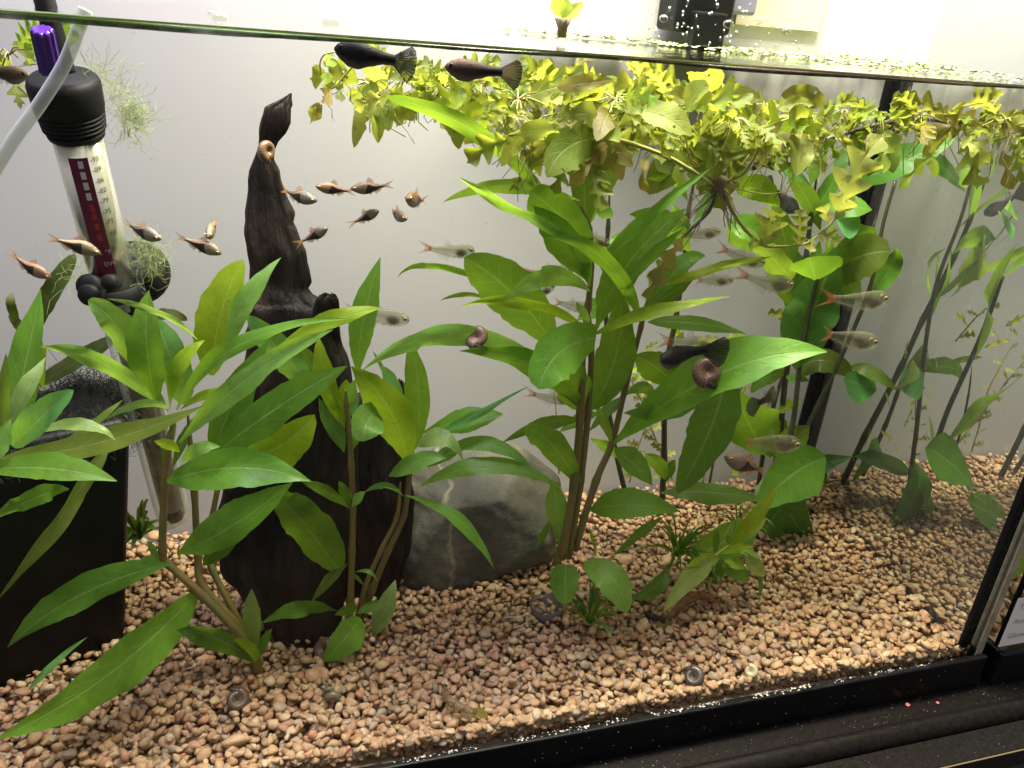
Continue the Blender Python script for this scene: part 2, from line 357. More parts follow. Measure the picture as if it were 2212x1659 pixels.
# ------------------------------------------------------------------ leaves
def mat_leaf(name, trans=.42, vein=.62, rough=.40, blotch=0.0, nv=9.0, glow=(.42, .62, .02), holes=0.0):
    m, nt, out = mat_new(name); N = NT(nt); tc = N.n('TexCoord'); uv = N.n('SeparateXYZ', {0: tc.outputs['UV']}); u, v = uv.outputs[0], uv.outputs[1]
    oi = N.n('ObjectInfo'); col = oi.outputs['Color']; obj = tc.outputs['Object']
    a = N.math('ABSOLUTE', N.math('SUBTRACT', v, .5)); a2 = N.math('MULTIPLY', a, 2.0)
    ph = N.math('FRACT', N.math('SUBTRACT', N.math('MULTIPLY', u, nv), N.math('MULTIPLY', N.math('POWER', a2, .8), 1.7)))
    side = N.math('SUBTRACT', 1.0, N.math('MULTIPLY', N.math('ABSOLUTE', N.math('SUBTRACT', ph, .5)), 16.0), clamp=True)
    side = N.math('MULTIPLY', side, N.math('SUBTRACT', 1.0, N.math('MULTIPLY', a2, .9)), clamp=True)
    mid = N.math('SUBTRACT', 1.0, N.math('MULTIPLY', a2, 13.0), clamp=True)
    k = N.math('MULTIPLY', N.math('MAXIMUM', mid, N.math('MULTIPLY', side, .8)), vein)
    vc = N.mix(.55, col, c4((.48, .60, .26)))
    n1 = N.noise(42, obj, 6, .65); n2 = N.noise(7, obj, 2)
    c = N.mix(N.math('MULTIPLY_ADD', n1, 2.6, -.85, True), N.mix(.5, col, c4((.02, .07, .008)), 'MIX'), col)
    c = N.mix(N.math('MULTIPLY', N.math('MULTIPLY_ADD', n2, 2.5, -.9, True), .35), c, N.mix(.5, col, c4((.36, .42, .05))))
    c = N.mix(k, c, vc)
    if blotch:
        kb = N.math('MULTIPLY', N.math('GREATER_THAN', N.noise(95, obj, 4, .65), .60), blotch); c = N.mix(kb, c, c4((.10, .075, .02)))
    bump = N.bump(N.math('ADD', N.math('MULTIPLY', N.math('MAXIMUM', mid, side), -.6), N.math('MULTIPLY', N.noise(160, obj, 3), .6)), .4, .0009)
    b = N.n('BsdfPrincipled', {'Base Color': c, 'Roughness': rough, 'Specular IOR Level': .35, 'Normal': bump})
    t = N.n('BsdfTranslucent', {0: N.mix(.48, c, c4(glow), 'MIX')})
    s = N.n('MixShader', {0: trans, 1: b.outputs[0], 2: t.outputs[0]})
    if holes:
        hk = N.math('GREATER_THAN', N.math('ADD', N.noise(70, obj, 3, .6), N.math('MULTIPLY', a2, .06)), holes); s = N.n('MixShader', {0: hk, 1: s.outputs[0], 2: N.n('BsdfTransparent').outputs[0]})
    nt.links.new(s.outputs[0], out.inputs[0]); return m
M['leaf'] = mat_leaf('green_leaf', .55, .62, .38, .22, 9.0, (.42, .62, .02))
M['float'] = mat_leaf('floating_leaf', .55, .35, .5, .5, 6, (.50, .52, .05), .66)
M['fern'] = mat_leaf('old_fern_leaf', .15, .1, .55, .8, 5)
M['stem'] = simple('brownish_stem', (.21, .125, .04), .4, noise=(60, (.11, .13, .03)), bump=(200, .2, .001))
M['stem_dark'] = simple('dark_green_stem', (.035, .04, .022), .45, noise=(60, (.07, .07, .03)))
M['stem_yellow'] = simple('yellow_green_stem', (.28, .30, .07), .4, noise=(50, (.36, .3, .1)))
M['root'] = simple('brown_root', (.13, .09, .045), .6, noise=(80, (.2, .17, .08)))
PAL = {'g': (.105, .30, .035), 'd': (.045, .165, .028), 'l': (.21, .46, .10), 'y': (.32, .50, .018), 'o': (.14, .21, .04), 'p': (.30, .48, .17), 'b': (.10, .35, .115), 'w': (.38, .44, .13), 'k': (.03, .045, .015), 'br': (.30, .22, .06), 'm': (.15, .38, .04)}
def wprof(u, shape, jp=0.0):
    u = min(1, u ** (1 + jp))
    if shape == 'b': w = max(0, math.sin(math.pi * u ** .80)) ** .62
    elif shape == 's': w = max(0, math.sin(math.pi * min(1, .06 + .94 * u) ** .95)) ** .45
    else: w = max(0, math.sin(math.pi * u ** .88)) ** .95
    pet = .07 if u < .97 else 0.0
    return max(w, pet * (1 - u) + .02 if u > 0 else .09)
def leaf_geo(p0, pm, p1, width, tilt=None, shape='l', fold=.16, wave=.05, twist=0.0, n=22, lobes=0, droop=0.0, seed=0, side=None, m=3, zmax=None):
    """a leaf from p0 to p1 passing near pm; width in metres; tilt turns the blade about its rib, upper face to the light"""
    r = random.Random(seed); p0, pm, p1 = Vector(p0), Vector(pm), Vector(p1); c = pm * 2 - (p0 + p1) * .5
    L = (p1 - p0).length; vs, fs, uv = [], [], []
    vd = (pm - Vector(CAM)).normalized()
    if lobes: n = max(n, lobes * 5)
    ph = r.uniform(0, 6); ph2 = r.uniform(0, 6); jp = r.uniform(-.18, .22); asym = r.uniform(-.14, .14)
    for i in range(n + 1):
        u = i / n; q = p0 * (1 - u) ** 2 + c * 2 * u * (1 - u) + p1 * u * u
        t = ((c - p0) * (1 - u) + (p1 - c) * u); t = t.normalized() if t.length > 1e-9 else (p1 - p0).normalized()
        s = vd.cross(t)
        if side is not None: s = Vector(side) - t * Vector(side).dot(t)
        if s.length < .15: s = Vector((1, 0, .1)) - t * t.x
        s.normalize(); nn = t.cross(s); flip = 1 if nn.z >= 0 else -1
        # turn the blade so that its upper face looks up
        a = (tilt if tilt is not None else .5) * (1 if (nn * flip).dot(vd) < 0 else -1) * flip
        a = a + twist * (u - .5)
        s2 = s * math.cos(a) + nn * math.sin(a); n2 = t.cross(s2)
        if n2.z < 0: n2 = -n2
        w = wprof(u, shape, jp) * width * .5
        for k in range(-m, m + 1):
            v = k / m
            ww = w * (1 + asym * v)
            if lobes:
                lob = abs(math.sin(math.pi * lobes * (u ** .9) + (.35 if k > 0 else 0))); ww = w * (.16 + .84 * lob ** 1.4) if abs(v) > .4 else w * (.55 + .45 * lob)
            edge = abs(v) == 1
            ww *= 1 + ((r.uniform(-.05, .05) + .03 * math.sin(u * 23 + ph2 + v)) if edge else 0)
            off = s2 * (v * ww) + n2 * (fold * abs(v) ** 1.3 * w + wave * L * .35 * math.sin(u * 11 + ph + (1.3 if v > 0 else 0)) * abs(v) ** 2 * math.sin(math.pi * u) - droop * L * u * u)
            if lobes: off += t * (abs(v) ** 1.2 * ww * .55)
            pt_ = q + off
            if zmax is not None and pt_.z > zmax: pt_.z = zmax
            vs.append(pt_); uv.append((u, (v + 1) / 2))
    mm = 2 * m + 1
    for i in range(n):
        for k in range(2 * m): a = i * mm + k; fs.append((a, a + 1, a + mm + 1, a + mm))
    return vs, fs, uv
_ls = [0]
def leaf(parent, reg, b, t, w, col, d0, d1, mid=None, tilt=None, shape='l', mat='leaf', reg2=None, name='leaf', flip=None, **kw):
    """b, t, mid and w are read in the picture region reg (t in reg2 if given); d0, d1 are distances behind the front glass"""
    _ls[0] += 1; r = random.Random(_ls[0] * 13 + 5)
    B = C(reg, *b); T = C(reg2 or reg, *t); Mi = C(reg, *mid) if mid else None
    w = w * K(reg) * 0.98
    tl = tilt if tilt is not None else r.uniform(.2, .6)
    p0 = P(*B, d0); p1 = P(*T, d1)
    if Mi: pm = P(*Mi, (d0 + d1) / 2 - .006)
    else: pm = (p0 + p1) / 2 + Vector((0, 0, .06 * (p1 - p0).length))
    width = w * dist(pm) / FPX / max(.45, math.cos(tl) ** .6)
    return leaf_obj(parent, p0, pm, p1, width, col, tl, shape, mat, name, **kw)
def leaf_obj(parent, p0, pm, p1, width, col, tilt=.4, shape='l', mat='leaf', name='leaf', **kw):
    _ls[0] += 1; r = random.Random(_ls[0] * 31 + 7)
    kw.setdefault('wave', r.uniform(.02, .07)); kw.setdefault('fold', r.uniform(.02, .22)); kw.setdefault('twist', r.uniform(-.35, .35))
    if mat == 'float': kw.setdefault('zmax', WATER - .0015)
    v, f, uv = leaf_geo(p0, pm, p1, width, tilt, shape, seed=_ls[0], **kw)
    o = link(name, mesh(name, v, f, uv), M[mat], parent)
    c = PAL[col] if isinstance(col, str) else col; c = (c[0] * 1.22, c[1] * 1.14, c[2]); j = r.uniform(.82, 1.18); h = r.uniform(-.1, .1)
    o.color = (c[0] * j * (1 + h), c[1] * j, c[2] * j * (1 - h), 1); return o
def stem(parent, reg, pts, d, r0, r1, mat='stem', name='stem', n=8):
    """pts in the picture, d the depth (or one depth per point), thickness in picture pixels"""
    ds = d if hasattr(d, '__len__') else [d] * len(pts)
    q = spline([PR(reg, x, y, dd) for (x, y), dd in zip(pts, ds)], 6); k = K(reg)
    rad = []
    for i, p in enumerate(q):
        f = i / (len(q) - 1); rr = (r0 * (1 - f) + r1 * f) * k * .5 * dist(p) / FPX
        if f > .85: rr *= 1 - .6 * (f - .85) / .15
        if i % 6 == 0 and 0 < i < len(q) - 1: rr *= 1.22
        rad.append(rr)
    return tube(name, q, rad, M[mat], parent, n)
def plant(name, base, label, cat='plant', group=None): return empty(name, base, label, cat, group)
HG = 'broad leaved stem plants in the tank'

# --- plant at the left edge, leaves reaching in from outside the picture
pa = plant('stem_plant', P(-60, 1420, .06), 'broad leaved green plant cut off by the left edge, in front of black filter box', 'plant', HG)
stem(pa, 'A1', [(-120, 2900), (-60, 2100), (-10, 1480), (20, 1300)], [.07, .07, .08, .09], 40, 26)
L = lambda *a, **k: leaf(pa, *a, **k)
L('A1', (30, 1440), (265, 395), 235, 'g', .10, .13, (165, 900), tilt=.25)
L('A1', (40, 1300), (300, 838), 120, 'p', .08, .10, (180, 1050), tilt=.5)
L('A1', (80, 1420), (480, 1055), 190, 'b', .07, .06, (270, 1230), tilt=.3, shape='b')
L('A1', (10, 1500), (1338, 1155), 190, 'o', .09, .05, (640, 1400), tilt=.55)
L('A1', (180, 1345), (755, 1385), 85, 'p', .07, .05, (530, 1285), tilt=.6)
L('A1', (-160, 1580), (765, 1650), 190, 'g', .06, .02, (320, 1565), tilt=.4)
L('A1', (20, 1420), (40, 812), 75, 'o', .06, .07, tilt=.4)
L('A1', (800, 1120), (310, 1472), 60, 'p', .12, .08, (560, 1310), tilt=.7)
L('A1', (720, 1380), (-20, 2430), 110, 'o', .12, .06, (420, 1850), tilt=.5, fold=.35)
L('B1', (400, 40), (-60, 225), 120, 'g', .07, .04, (200, 90), tilt=.5)
L('B1', (165, 1205), (508, 898), 42, 'b', .05, .07, tilt=.3)
L('A1', (-60, 1560), (70, 1240), 120, 'l', .05, .06, tilt=.4)

# --- first full plant
pb = plant('stem_plant', G(580, 1465), 'tall bright leafy plant left of the driftwood, several brown stems leaning from one base', 'plant', HG)
stem(pb, 'B1', [(1540, 1170), (1400, 900), (1180, 660), (985, 480), (945, 400), (960, 0), (990, -260), (1014, -400)], [.098, .10, .11, .115, .115, .115, .115, .115], 58, 34)
stem(pb, 'B1', [(1545, 1150), (1420, 880), (1180, 600), (1150, 420), (1130, 60), (1110, -180), (1090, -420)], [.10, .105, .115, .12, .12, .12, .12], 52, 30)
stem(pb, 'B1', [(1550, 1160), (1400, 830), (1235, 510), (1225, 420), (1235, 200), (1300, -150), (1330, -500)], [.105, .11, .125, .13, .13, .135, .135], 46, 28)
L = lambda *a, **k: leaf(pb, *a, **k)
L('A1', (1000, 1120), (258, 772), 125, 'l', .105, .07, (650, 870), tilt=.5)
L('A1', (1030, 1180), (972, 405), 235, 'g', .11, .12, (960, 780), tilt=.2)
L('A1', (1010, 1010), (575, 470), 205, 'l', .125, .12, (770, 640), tilt=.25, shape='b')
L('A1', (1190, 1150), (1010, 585), 210, 'b', .135, .14, (1120, 850), tilt=.25, shape='b')
L('A1', (1290, 725), (700, 458), 52, 'p', .12, .09, (1050, 560), tilt=.6)
L('A1', (1110, 1170), (1338, 728), 105, 'y', .115, .12, (1160, 900), tilt=.3)
L('A1', (1385, 960), (1590, 205), 270, 'y', .13, .14, (1440, 560), tilt=.12, shape='b')
L('A1', (1480, 770), (1835, 190), 140, 'l', .12, .13, (1630, 440), tilt=.4)
L('A1', (1155, 1185), (2280, 590), 110, 'm', .11, .07, (1560, 760), tilt=.5)
L('A2', (300, 790), (1008, 517), 120, 'y', .11, .08, (650, 610), tilt=.5)
L('A1', (1170, 1400), (2175, 660), 165, 'l', .10, .055, (1640, 960), tilt=.42)
L('A1', (1180, 1180), (1498, 1047), 62, 'y', .11, .09, tilt=.5)
L('A1', (1120, 1185), (690, 1250), 62, 'p', .11, .08, (920, 1145), tilt=.6)
L('A1', (1380, 1500), (1755, 728), 230, 'g', .13, .14, (1520, 1150), tilt=.2)
L('A1', (1420, 1500), (1680, 980), 150, 'd', .14, .15, tilt=.3)
L('A2', (-150, 1520), (775, 897), 260, 'g', .12, .08, (300, 1180), tilt=.4)
L('A2', (60, 1480), (560, 1215), 285, 'y', .12, .10, (330, 1420), tilt=.15, shape='b')
L('A1', (1090, 1650), (2030, 1650), 285, 'm', .10, .06, (1560, 1560), tilt=.35, shape='l')
L('B1', (1030, 410), (1700, 0), 235, 'm', .11, .09, (1330, 260), tilt=.2)
L('B1', (1180, 480), (1420, 230), 150, 'd', .125, .11, tilt=.3)
L('A1', (1175, 1460), (1005, 1388), 72, 'y', .10, .08, tilt=.4)
L('A1', (1180, 1530), (1440, 1425), 100, 'l', .10, .08, (1290, 1440), tilt=.4)
L('B1', (1480, 1040), (1028, 858), 140, 'd', .09, .07, (1240, 900), tilt=.4)
L('B1', (1480, 1010), (1462, 618), 105, 'p', .095, .10, tilt=.2)
L('B1', (1490, 1040), (1368, 905), 110, 'y', .09, .08, tilt=.3, shape='b')
L('B1', (1490, 1030), (1583, 845), 60, 'g', .095, .10, tilt=.4)
L('B1', (925, 470), (855, 338), 42, 'l', .11, .11); L('B1', (925, 470), (815, 440), 42, 'l', .11, .10)
L('B1', (985, 470), (45, 957), 200, 'g', .11, .06, (470, 650), tilt=.35)
L('B1', (1160, 620), (-30, 1490), 275, 'm', .115, .02, (620, 1120), tilt=.4)
L('A1', (1150, 1260), (1060, 1560), 60, 'd', .12, .12); L('A1', (1270, 1230), (1130, 1560), 70, 'd', .13, .12)
L('A1', (1100, 1200), (930, 960), 50, 'p', .12, .12)

# --- second plant, right of the driftwood foot
pc = plant('stem_plant', G(735, 1300), 'shorter bright leafy plant in front of the grey rock, two tan stems', 'plant', HG)
stem(pc, 'B2', [(545, 900), (560, 690), (570, 400), (575, 150), (565, -100), (555, -300), (538, -450), (530, -540)], [.135] * 8, 44, 26)
stem(pc, 'B2', [(610, 850), (690, 620), (780, 400), (870, 200), (905, -50), (930, -200)], [.145, .145, .145, .145, .145, .145], 42, 28)
stem(pc, 'B2', [(590, 840), (650, 600), (745, 380), (830, 200), (850, 0)], [.14] * 5, 36, 24)
L = lambda *a, **k: leaf(pc, *a, **k)
L('A2', (755, 1460), (590, 1110), 130, 'b', .15, .15, tilt=.3)
L('A2', (720, 1260), (588, 703), 135, 'y', .145, .15, (625, 950), tilt=.15)
L('A2', (540, 1040), (128, 568), 200, 'b', .16, .15, (330, 790), tilt=.35, shape='b')
L('A2', (560, 960), (480, 760), 110, 'l', .155, .155, tilt=.3)
L('A2', (760, 1170), (770, 985), 95, 'y', .14, .14, tilt=.2); L('A2', (770, 1160), (830, 985), 70, 'l', .135, .13, tilt=.3)
L('A2', (975, 1195), (883, 1390), 235, 'l', .13, .10, (900, 1270), tilt=.2, shape='s')
L('A2', (785, 1450), (865, 1270), 80, 'g', .14, .14)
L('A2', (840, 960), (992, 188), 175, 'g', .15, .16, (880, 600), tilt=.15)
L('A2', (760, 1300), (660, 1060), 80, 'y', .13, .13); L('A2', (780, 1240), (840, 1060), 80, 'b', .14, .14)
L('A2', (1180, 1560), (800, 900), 270, 'y', .15, .12, (1060, 1200), tilt=.2)
L('A2', (1220, 1440), (1172, 695), 170, 'm', .155, .16, (1245, 1080), tilt=.12)
L('A2', (1240, 1425), (1535, 1515), 125, 'p', .14, .11, (1400, 1370), tilt=.5)
L('A2', (1270, 1330), (1795, 1212), 170, 'm', .16, .13, (1540, 1250), tilt=.45)
L('A2', (1270, 1390), (1960, 1030), 52, 'b', .15, .12, (1580, 1230), tilt=.4)
L('A2', (1050, 1615), (1425, 1500), 130, 'l', .14, .11, (1260, 1510), tilt=.4)
L('A2', (1330, 1500), (2000, 1600), 105, 'l', .15, .11, (1700, 1410), tilt=.5)
L('A2', (1260, 1680), (2180, 1700), 130, 'l', .14, .10, (1720, 1555), tilt=.5)
L('A2', (1300, 1560), (1560, 1400), 90, 'd', .17, .16)
L('B2', (880, 75), (1395, 503), 80, 'm', .13, .08, (1190, 215), tilt=.5)
L('B2', (870, 80), (640, 60), 40, 'b', .13, .12, (760, 20), tilt=.5)
L('B2', (500, 520), (118, 50), 250, 'm', .13, .11, (300, 250), tilt=.25, shape='b')
L('B2', (555, 150), (265, -15), 70, 'g', .13, .11, tilt=.4); L('B2', (560, 150), (495, -10), 70, 'g', .135, .13)
L('B2', (570, 140), (648, 52), 55, 'l', .13, .12)
L('B2', (480, 745), (40, 820), 95, 'g', .125, .08, (260, 735), tilt=.5)
L('B2', (330, 700), (545, 470), 65, 'o', .12, .13, tilt=.2, twist=1.2)
L('B2', (620, 790), (412, 1038), 185, 'm', .12, .09, (540, 890), tilt=.3, shape='b')
L('B2', (690, 890), (822, 565), 120, 'p', .12, .13, (770, 720), tilt=.3)
L('B2', (600, 740), (470, 770), 70, 'm', .12, .10); L('B2', (600, 760), (760, 690), 60, 'g', .13, .13)
L('B2', (590, 520), (720, 580), 26, 'l', .14, .13, (670, 520)); L('B2', (640, 600), (560, 520), 24, 'l', .14, .14)
L('A2', (1000, 900), (1160, 1200), 90, 'b', .18, .18); L('A2', (940, 800), (1120, 1180), 28, 'g', .19, .19)

# --- tall plant in the middle
pd = plant('stem_plant', G(1210, 1290), 'tallest dark green plant in the middle, its paired stems rising from a small pot', 'plant', HG)
stem(pd, 'A3', [(520, 2150), (600, 1650), (640, 1200), (655, 800), (690, 500), (710, 250), (700, 0), (640, -160)], [.11, .115, .12, .12, .12, .12, .12, .12], 62, 30)
stem(pd, 'A3', [(560, 2150), (640, 1650), (690, 1200), (710, 800), (700, 560)], [.115, .12, .125, .125, .125], 52, 36)
stem(pd, 'A3', [(600, 2100), (740, 1650), (845, 1400), (930, 1050), (1035, 640), (1060, 520)], [.12, .13, .135, .135, .135, .135], 52, 30)
stem(pd, 'A3', [(480, 2200), (560, 1900), (590, 1650)], [.12, .125, .13], 60, 40)
L = lambda *a, **k: leaf(pd, *a, **k)
L('A3', (470, 760), (-120, 190), 350, 'd', .13, .10, (190, 420), tilt=.2, shape='b')
L('A3', (700, 410), (130, 495), 140, 'l', .115, .06, (420, 315), tilt=.45)
L('A3', (680, 660), (-160, 510), 85, 'y', .115, .06, (300, 488), tilt=.5)
L('A3', (740, 715), (370, 1050), 330, 'm', .10, .05, (500, 810), tilt=.2, shape='s')
L('A3', (720, 700), (1615, 443), 92, 'y', .115, .07, (1060, 560), tilt=.5)
L('A3', (1030, 590), (400, 65), 125, 'm', .12, .08, (770, 180), tilt=.4)
L('A3', (690, 340), (330, -150), 230, 'g', .115, .10, (520, 60), tilt=.2)
L('T2', (1715, 1265), (690, 632), 118, 'd', .12, .08, (1290, 870), tilt=.35, shape='s')
L('T2', (1960, 1310), (1068, 1322), 100, 'l', .14, .12, (1480, 1215), tilt=.5)
L('T2', (2060, 1640), (1160, 1152), 85, 'l', .115, .07, (1620, 1420), tilt=.5)
L('T2', (2000, 1530), (1970, 900), 200, 'd', .15, .16, tilt=.15)
L('T2', (2010, 1590), (1640, 1255), 260, 'g', .12, .10, (1790, 1370), tilt=.2, shape='s')
L('A3', (760, 230), (1500, -400), 95, 'm', .115, .08, (1080, -80), tilt=.45)
L('A3', (740, 660), (1330, -130), 250, 'g', .13, .12, (960, 220), tilt=.25)
L('A3', (900, 400), (1320, 0), 85, 'm', .11, .09, tilt=.4)
L('A3', (710, 1180), (890, 380), 270, 'g', .13, .13, (880, 800), tilt=.2)
L('A3', (660, 1190), (480, 730), 260, 'g', .13, .12, (560, 1000), tilt=.2, shape='b')
L('A3', (650, 1190), (-150, 800), 170, 'g', .125, .07, (330, 900), tilt=.4)
L('A3', (420, 900), (-790, 930), 140, 'l', .115, .06, (-160, 690), tilt=.45)
L('A3', (1040, 560), (1458, 180), 140, 'g', .14, .13, (1280, 260), tilt=.4); L('A3', (1060, 560), (1372, 340), 140, 'd', .14, .13, tilt=.35)
L('A3', (1150, 380), (1900, 180), 72, 'y', .13, .10, (1480, 270), tilt=.45)
L('A3', (1080, 610), (1725, 690), 105, 'd', .17, .15, (1420, 620), tilt=.4)
L('A3', (1290, 1060), (990, 830), 230, 'd', .16, .15, tilt=.3)
L('A3', (860, 1400), (2250, 805), 330, 'm', .13, .05, (1560, 940), tilt=.4)
L('A3', (1590, 960), (1270, 1730), 300, 'd', .14, .12, (1480, 1330), tilt=.15, shape='b')
L('A3', (1400, 1170), (920, 1205), 130, 'd', .14, .11, (1180, 1190), tilt=.35)
L('A3', (630, 1680), (265, 1300), 190, 'g', .12, .09, (450, 1410), tilt=.3, shape='b')
L('A3', (640, 1250), (130, 1400), 95, 'd', .13, .10, (380, 1280), tilt=.4)
L('A3', (860, 1440), (1110, 1680), 165, 'g', .13, .11, tilt=.3)
L('A3', (840, 1400), (725, 1130), 66, 'o', .13, .13); L('A3', (700, 1320), (930, 1090), 80, 'd', .14, .14)
L('B3', (480, 160), (1005, 170), 185, 'g', .12, .08, (730, 130), tilt=.35)
L('B3', (890, 60), (1475, 95), 135, 'd', .16, .14, (1160, 55), tilt=.4)
L('B3', (335, 478), (330, 708), 175, 'g', .10, .08, tilt=.15, shape='s')
L('B3', (440, 478), (690, 760), 190, 'l', .10, .06, (610, 560), tilt=.25, shape='b')
L('B3', (935, 470), (700, 678), 90, 'd', .12, .09, (860, 600), tilt=.3)
L('B3', (900, 200), (610, 430), 60, 'd', .13, .12); L('B3', (300, 370), (265, -20), 130, 'l', .115, .12, tilt=.2)
L('B3', (260, 210), (160, 390), 45, 'd', .13, .13); L('B3', (470, 260), (515, 440), 22, 'y', .11, .10)
L('A3', (700, 380), (620, 60), 110, 'm', .11, .11); L('A3', (700, 640), (610, 480), 60, 'l', .11, .11)
L('T3', (330, 1260), (345, 985), 135, 'm', .17, .17); L('T3', (840, 1310), (575, 1170), 85, 'm', .15, .13, (730, 1180))
L('T3', (830, 1480), (460, 1400), 120, 'g', .16, .15); L('A2', (1840, 400), (1105, 320), 46, 'm', .13, .10, (1350, 245))
L('A2', (1700, 470), (1380, 470), 34, 'o', .15, .14, (1550, 430)); L('A3', (1130, 1110), (940, 1090), 90, 'd', .16, .14, (1040, 1040))
# pot of the middle plant
M['pot'] = simple('grey_lead_ring', (.09, .075, .07), .6, noise=(50, (.09, .08, .07)))
pot_c = G(*C('B3', 225, 735))
bm = bmesh.new(); prof = [(.0, .0), (.013, 0), (.0155, .006), (.0162, .016), (.0150, .0162), (.014, .010), (.0, .008)]
rings = []
for r_, z_ in prof: rings.append([bm.verts.new((pot_c.x + r_ * math.cos(2 * math.pi * k / 20), pot_c.y + r_ * math.sin(2 * math.pi * k / 20), pot_c.z - .0105 + z_ + .0015 * math.sin(k * .9))) for k in range(20)])
for a, b in zip(rings, rings[1:]):
    for k in range(20): bm.faces.new((a[k], a[(k + 1) % 20], b[(k + 1) % 20], b[k]))
bmesh.ops.remove_doubles(bm, verts=list(bm.verts), dist=1e-5); link('pot', bm_mesh('pot', bm), M['pot'], pd)
many_tubes('roots', [(spline([P(*C('B3', *q), .10) for q in pts], 5), .0006) for pts in ([(120, 760), (60, 780), (-20, 782)], [(130, 790), (80, 830), (30, 845)])], simple('white_root', (.6, .55, .45), .5), pd)

# --- two dark stemmed plants at the back corner
pe = plant('stem_plant', P(1650, 1058, .27), 'dark stemmed plant standing in the back right corner by the black seam', 'plant', HG)
stem(pe, 'A4', [(170, 1700), (225, 1400), (270, 950), (340, 620), (400, 200), (430, -60), (470, -330)], [.27, .265, .26, .255, .25, .25, .25], 42, 30, 'stem_dark')
stem(pe, 'A4', [(90, 1680), (140, 1350), (190, 1150), (250, 950)], [.265, .262, .26, .258], 30, 26, 'stem_dark')
L = lambda *a, **k: leaf(pe, *a, **k)
L('T4', (640, 1180), (1260, 900), 200, 'g', .24, .20, (930, 1050), tilt=.4, shape='b')
L('A4', (480, 340), (950, 150), 300, 'o', .23, .18, (730, 190), tilt=.1, shape='s', fold=.05, twist=0)
L('T4', (420, 1340), (720, 1370), 150, 'm', .22, .19, (580, 1350), tilt=.4); L('T4', (560, 1370), (570, 1560), 150, 'b', .21, .19, tilt=.3, shape='s')
L('A4', (300, 250), (180, -180), 160, 'd', .24, .24, tilt=.2); L('A4', (330, 700), (490, 80), 185, 'g', .25, .25, (420, 400), tilt=.15)
L('A4', (310, 330), (60, 60), 170, 'o', .24, .22, (180, 190), tilt=.3, shape='b')
L('A4', (310, 660), (330, 130), 190, 'd', .255, .255, tilt=.1)
L('A4', (360, 560), (560, 130), 150, 'g', .25, .25, tilt=.1); L('A4', (300, 520), (150, 250), 120, 'd', .25, .24); L('T4', (380, 1500), (150, 1100), 130, 'd', .25, .24); L('T4', (330, 1420), (560, 1060), 120, 'g', .25, .24)
L('A4', (330, 925), (700, 960), 165, 'o', .24, .21, (520, 860), tilt=.3, shape='s'); L('A4', (690, 900), (1002, 1062), 95, 'o', .21, .18, (840, 940), tilt=.4)
L('A4', (690, 920), (690, 1072), 80, 'l', .21, .20, tilt=.3); L('A4', (250, 960), (45, 1075), 120, 'd', .25, .23, (140, 970), tilt=.3, shape='b')
L('A4', (270, 970), (425, 1000), 70, 'g', .25, .23); L('A4', (215, 1480), (535, 1680), 125, 'g', .25, .22, (420, 1490), tilt=.3, shape='b')
L('A4', (180, 1480), (270, 1250), 100, 'y', .265, .265, tilt=.2, shape='b'); L('B3', (1480, -20), (1755, 378), 260, 'd', .22, .18, (1610, 140), tilt=.2, shape='b')
L('A4', (200, 1620), (350, 1540), 70, 'b', .26, .25); L('T4', (1000, 960), (560, 1240), 120, 'd', .25, .24, tilt=.3)
L('T4', (470, 1100), (620, 930), 90, 'd', .25, .25); L('T4', (320, 1200), (400, 930), 110, 'm', .25, .25, tilt=.2)
L('A4', (130, 960), (-40, 920), 60, 'd', .24, .23); L('B3', (1560, 200), (1840, 325), 18, 'o', .2, .18)
pf = plant('stem_plant', P(1500, 1100, .22), 'dark stemmed plant half hidden behind the middle plant, roots hanging into its top', 'plant', HG)
stem(pf, 'A3', [(1170, 1850), (1185, 1500), (1195, 950), (1260, 600), (1320, 200), (1340, -80), (1400, -400)], [.21] * 7, 42, 30, 'stem_dark')
stem(pf, 'A3', [(960, 1850), (840, 1300), (820, 900), (800, 300), (820, 0), (830, -250)], [.22] * 6, 36, 28, 'stem_dark')
stem(pf, 'A3', [(1480, 1680), (1520, 1480), (1620, 1200), (1720, 980)], [.23] * 4, 18, 12, 'stem_dark')
L = lambda *a, **k: leaf(pf, *a, **k)
L('A3', (1330, 120), (1240, -160), 120, 'g', .21, .21); L('T3', (1440, 1350), (1180, 1185), 115, 'g', .20, .19, tilt=.3); L('T3', (1400, 1080), (1640, 1210), 80, 'd', .20, .19)
L('T3', (1100, 1460), (1420, 1600), 170, 'm', .19, .17, (1250, 1500), tilt=.3); L('T3', (1260, 1640), (1100, 1470), 150, 'g', .2, .19, tilt=.2)
L('T3', (1160, 1250), (1430, 1330), 170, 'y', .17, .15, (1300, 1230), tilt=.2, shape='b'); L('T3', (1130, 1100), (900, 960), 120, 'm', .2, .19)
L('A3', (1200, 1650), (1060, 1470), 110, 'd', .2, .18); L('A3', (1190, 1660), (1260, 1510), 70, 'd', .2, .19)
L('A3', (1180, 960), (1020, 860), 120, 'd', .2, .19); L('A3', (800, 480), (620, 600), 130, 'd', .22, .2); L('A3', (840, 60), (960, 180), 140, 'g', .22, .2, shape='b')
L('A3', (800, 300), (740, 60), 100, 'd', .22, .22); L('A3', (760, 1210), (500, 1330), 90, 'd', .2, .18); L('A3', (880, 1500), (700, 1370), 80, 'g', .2, .19)
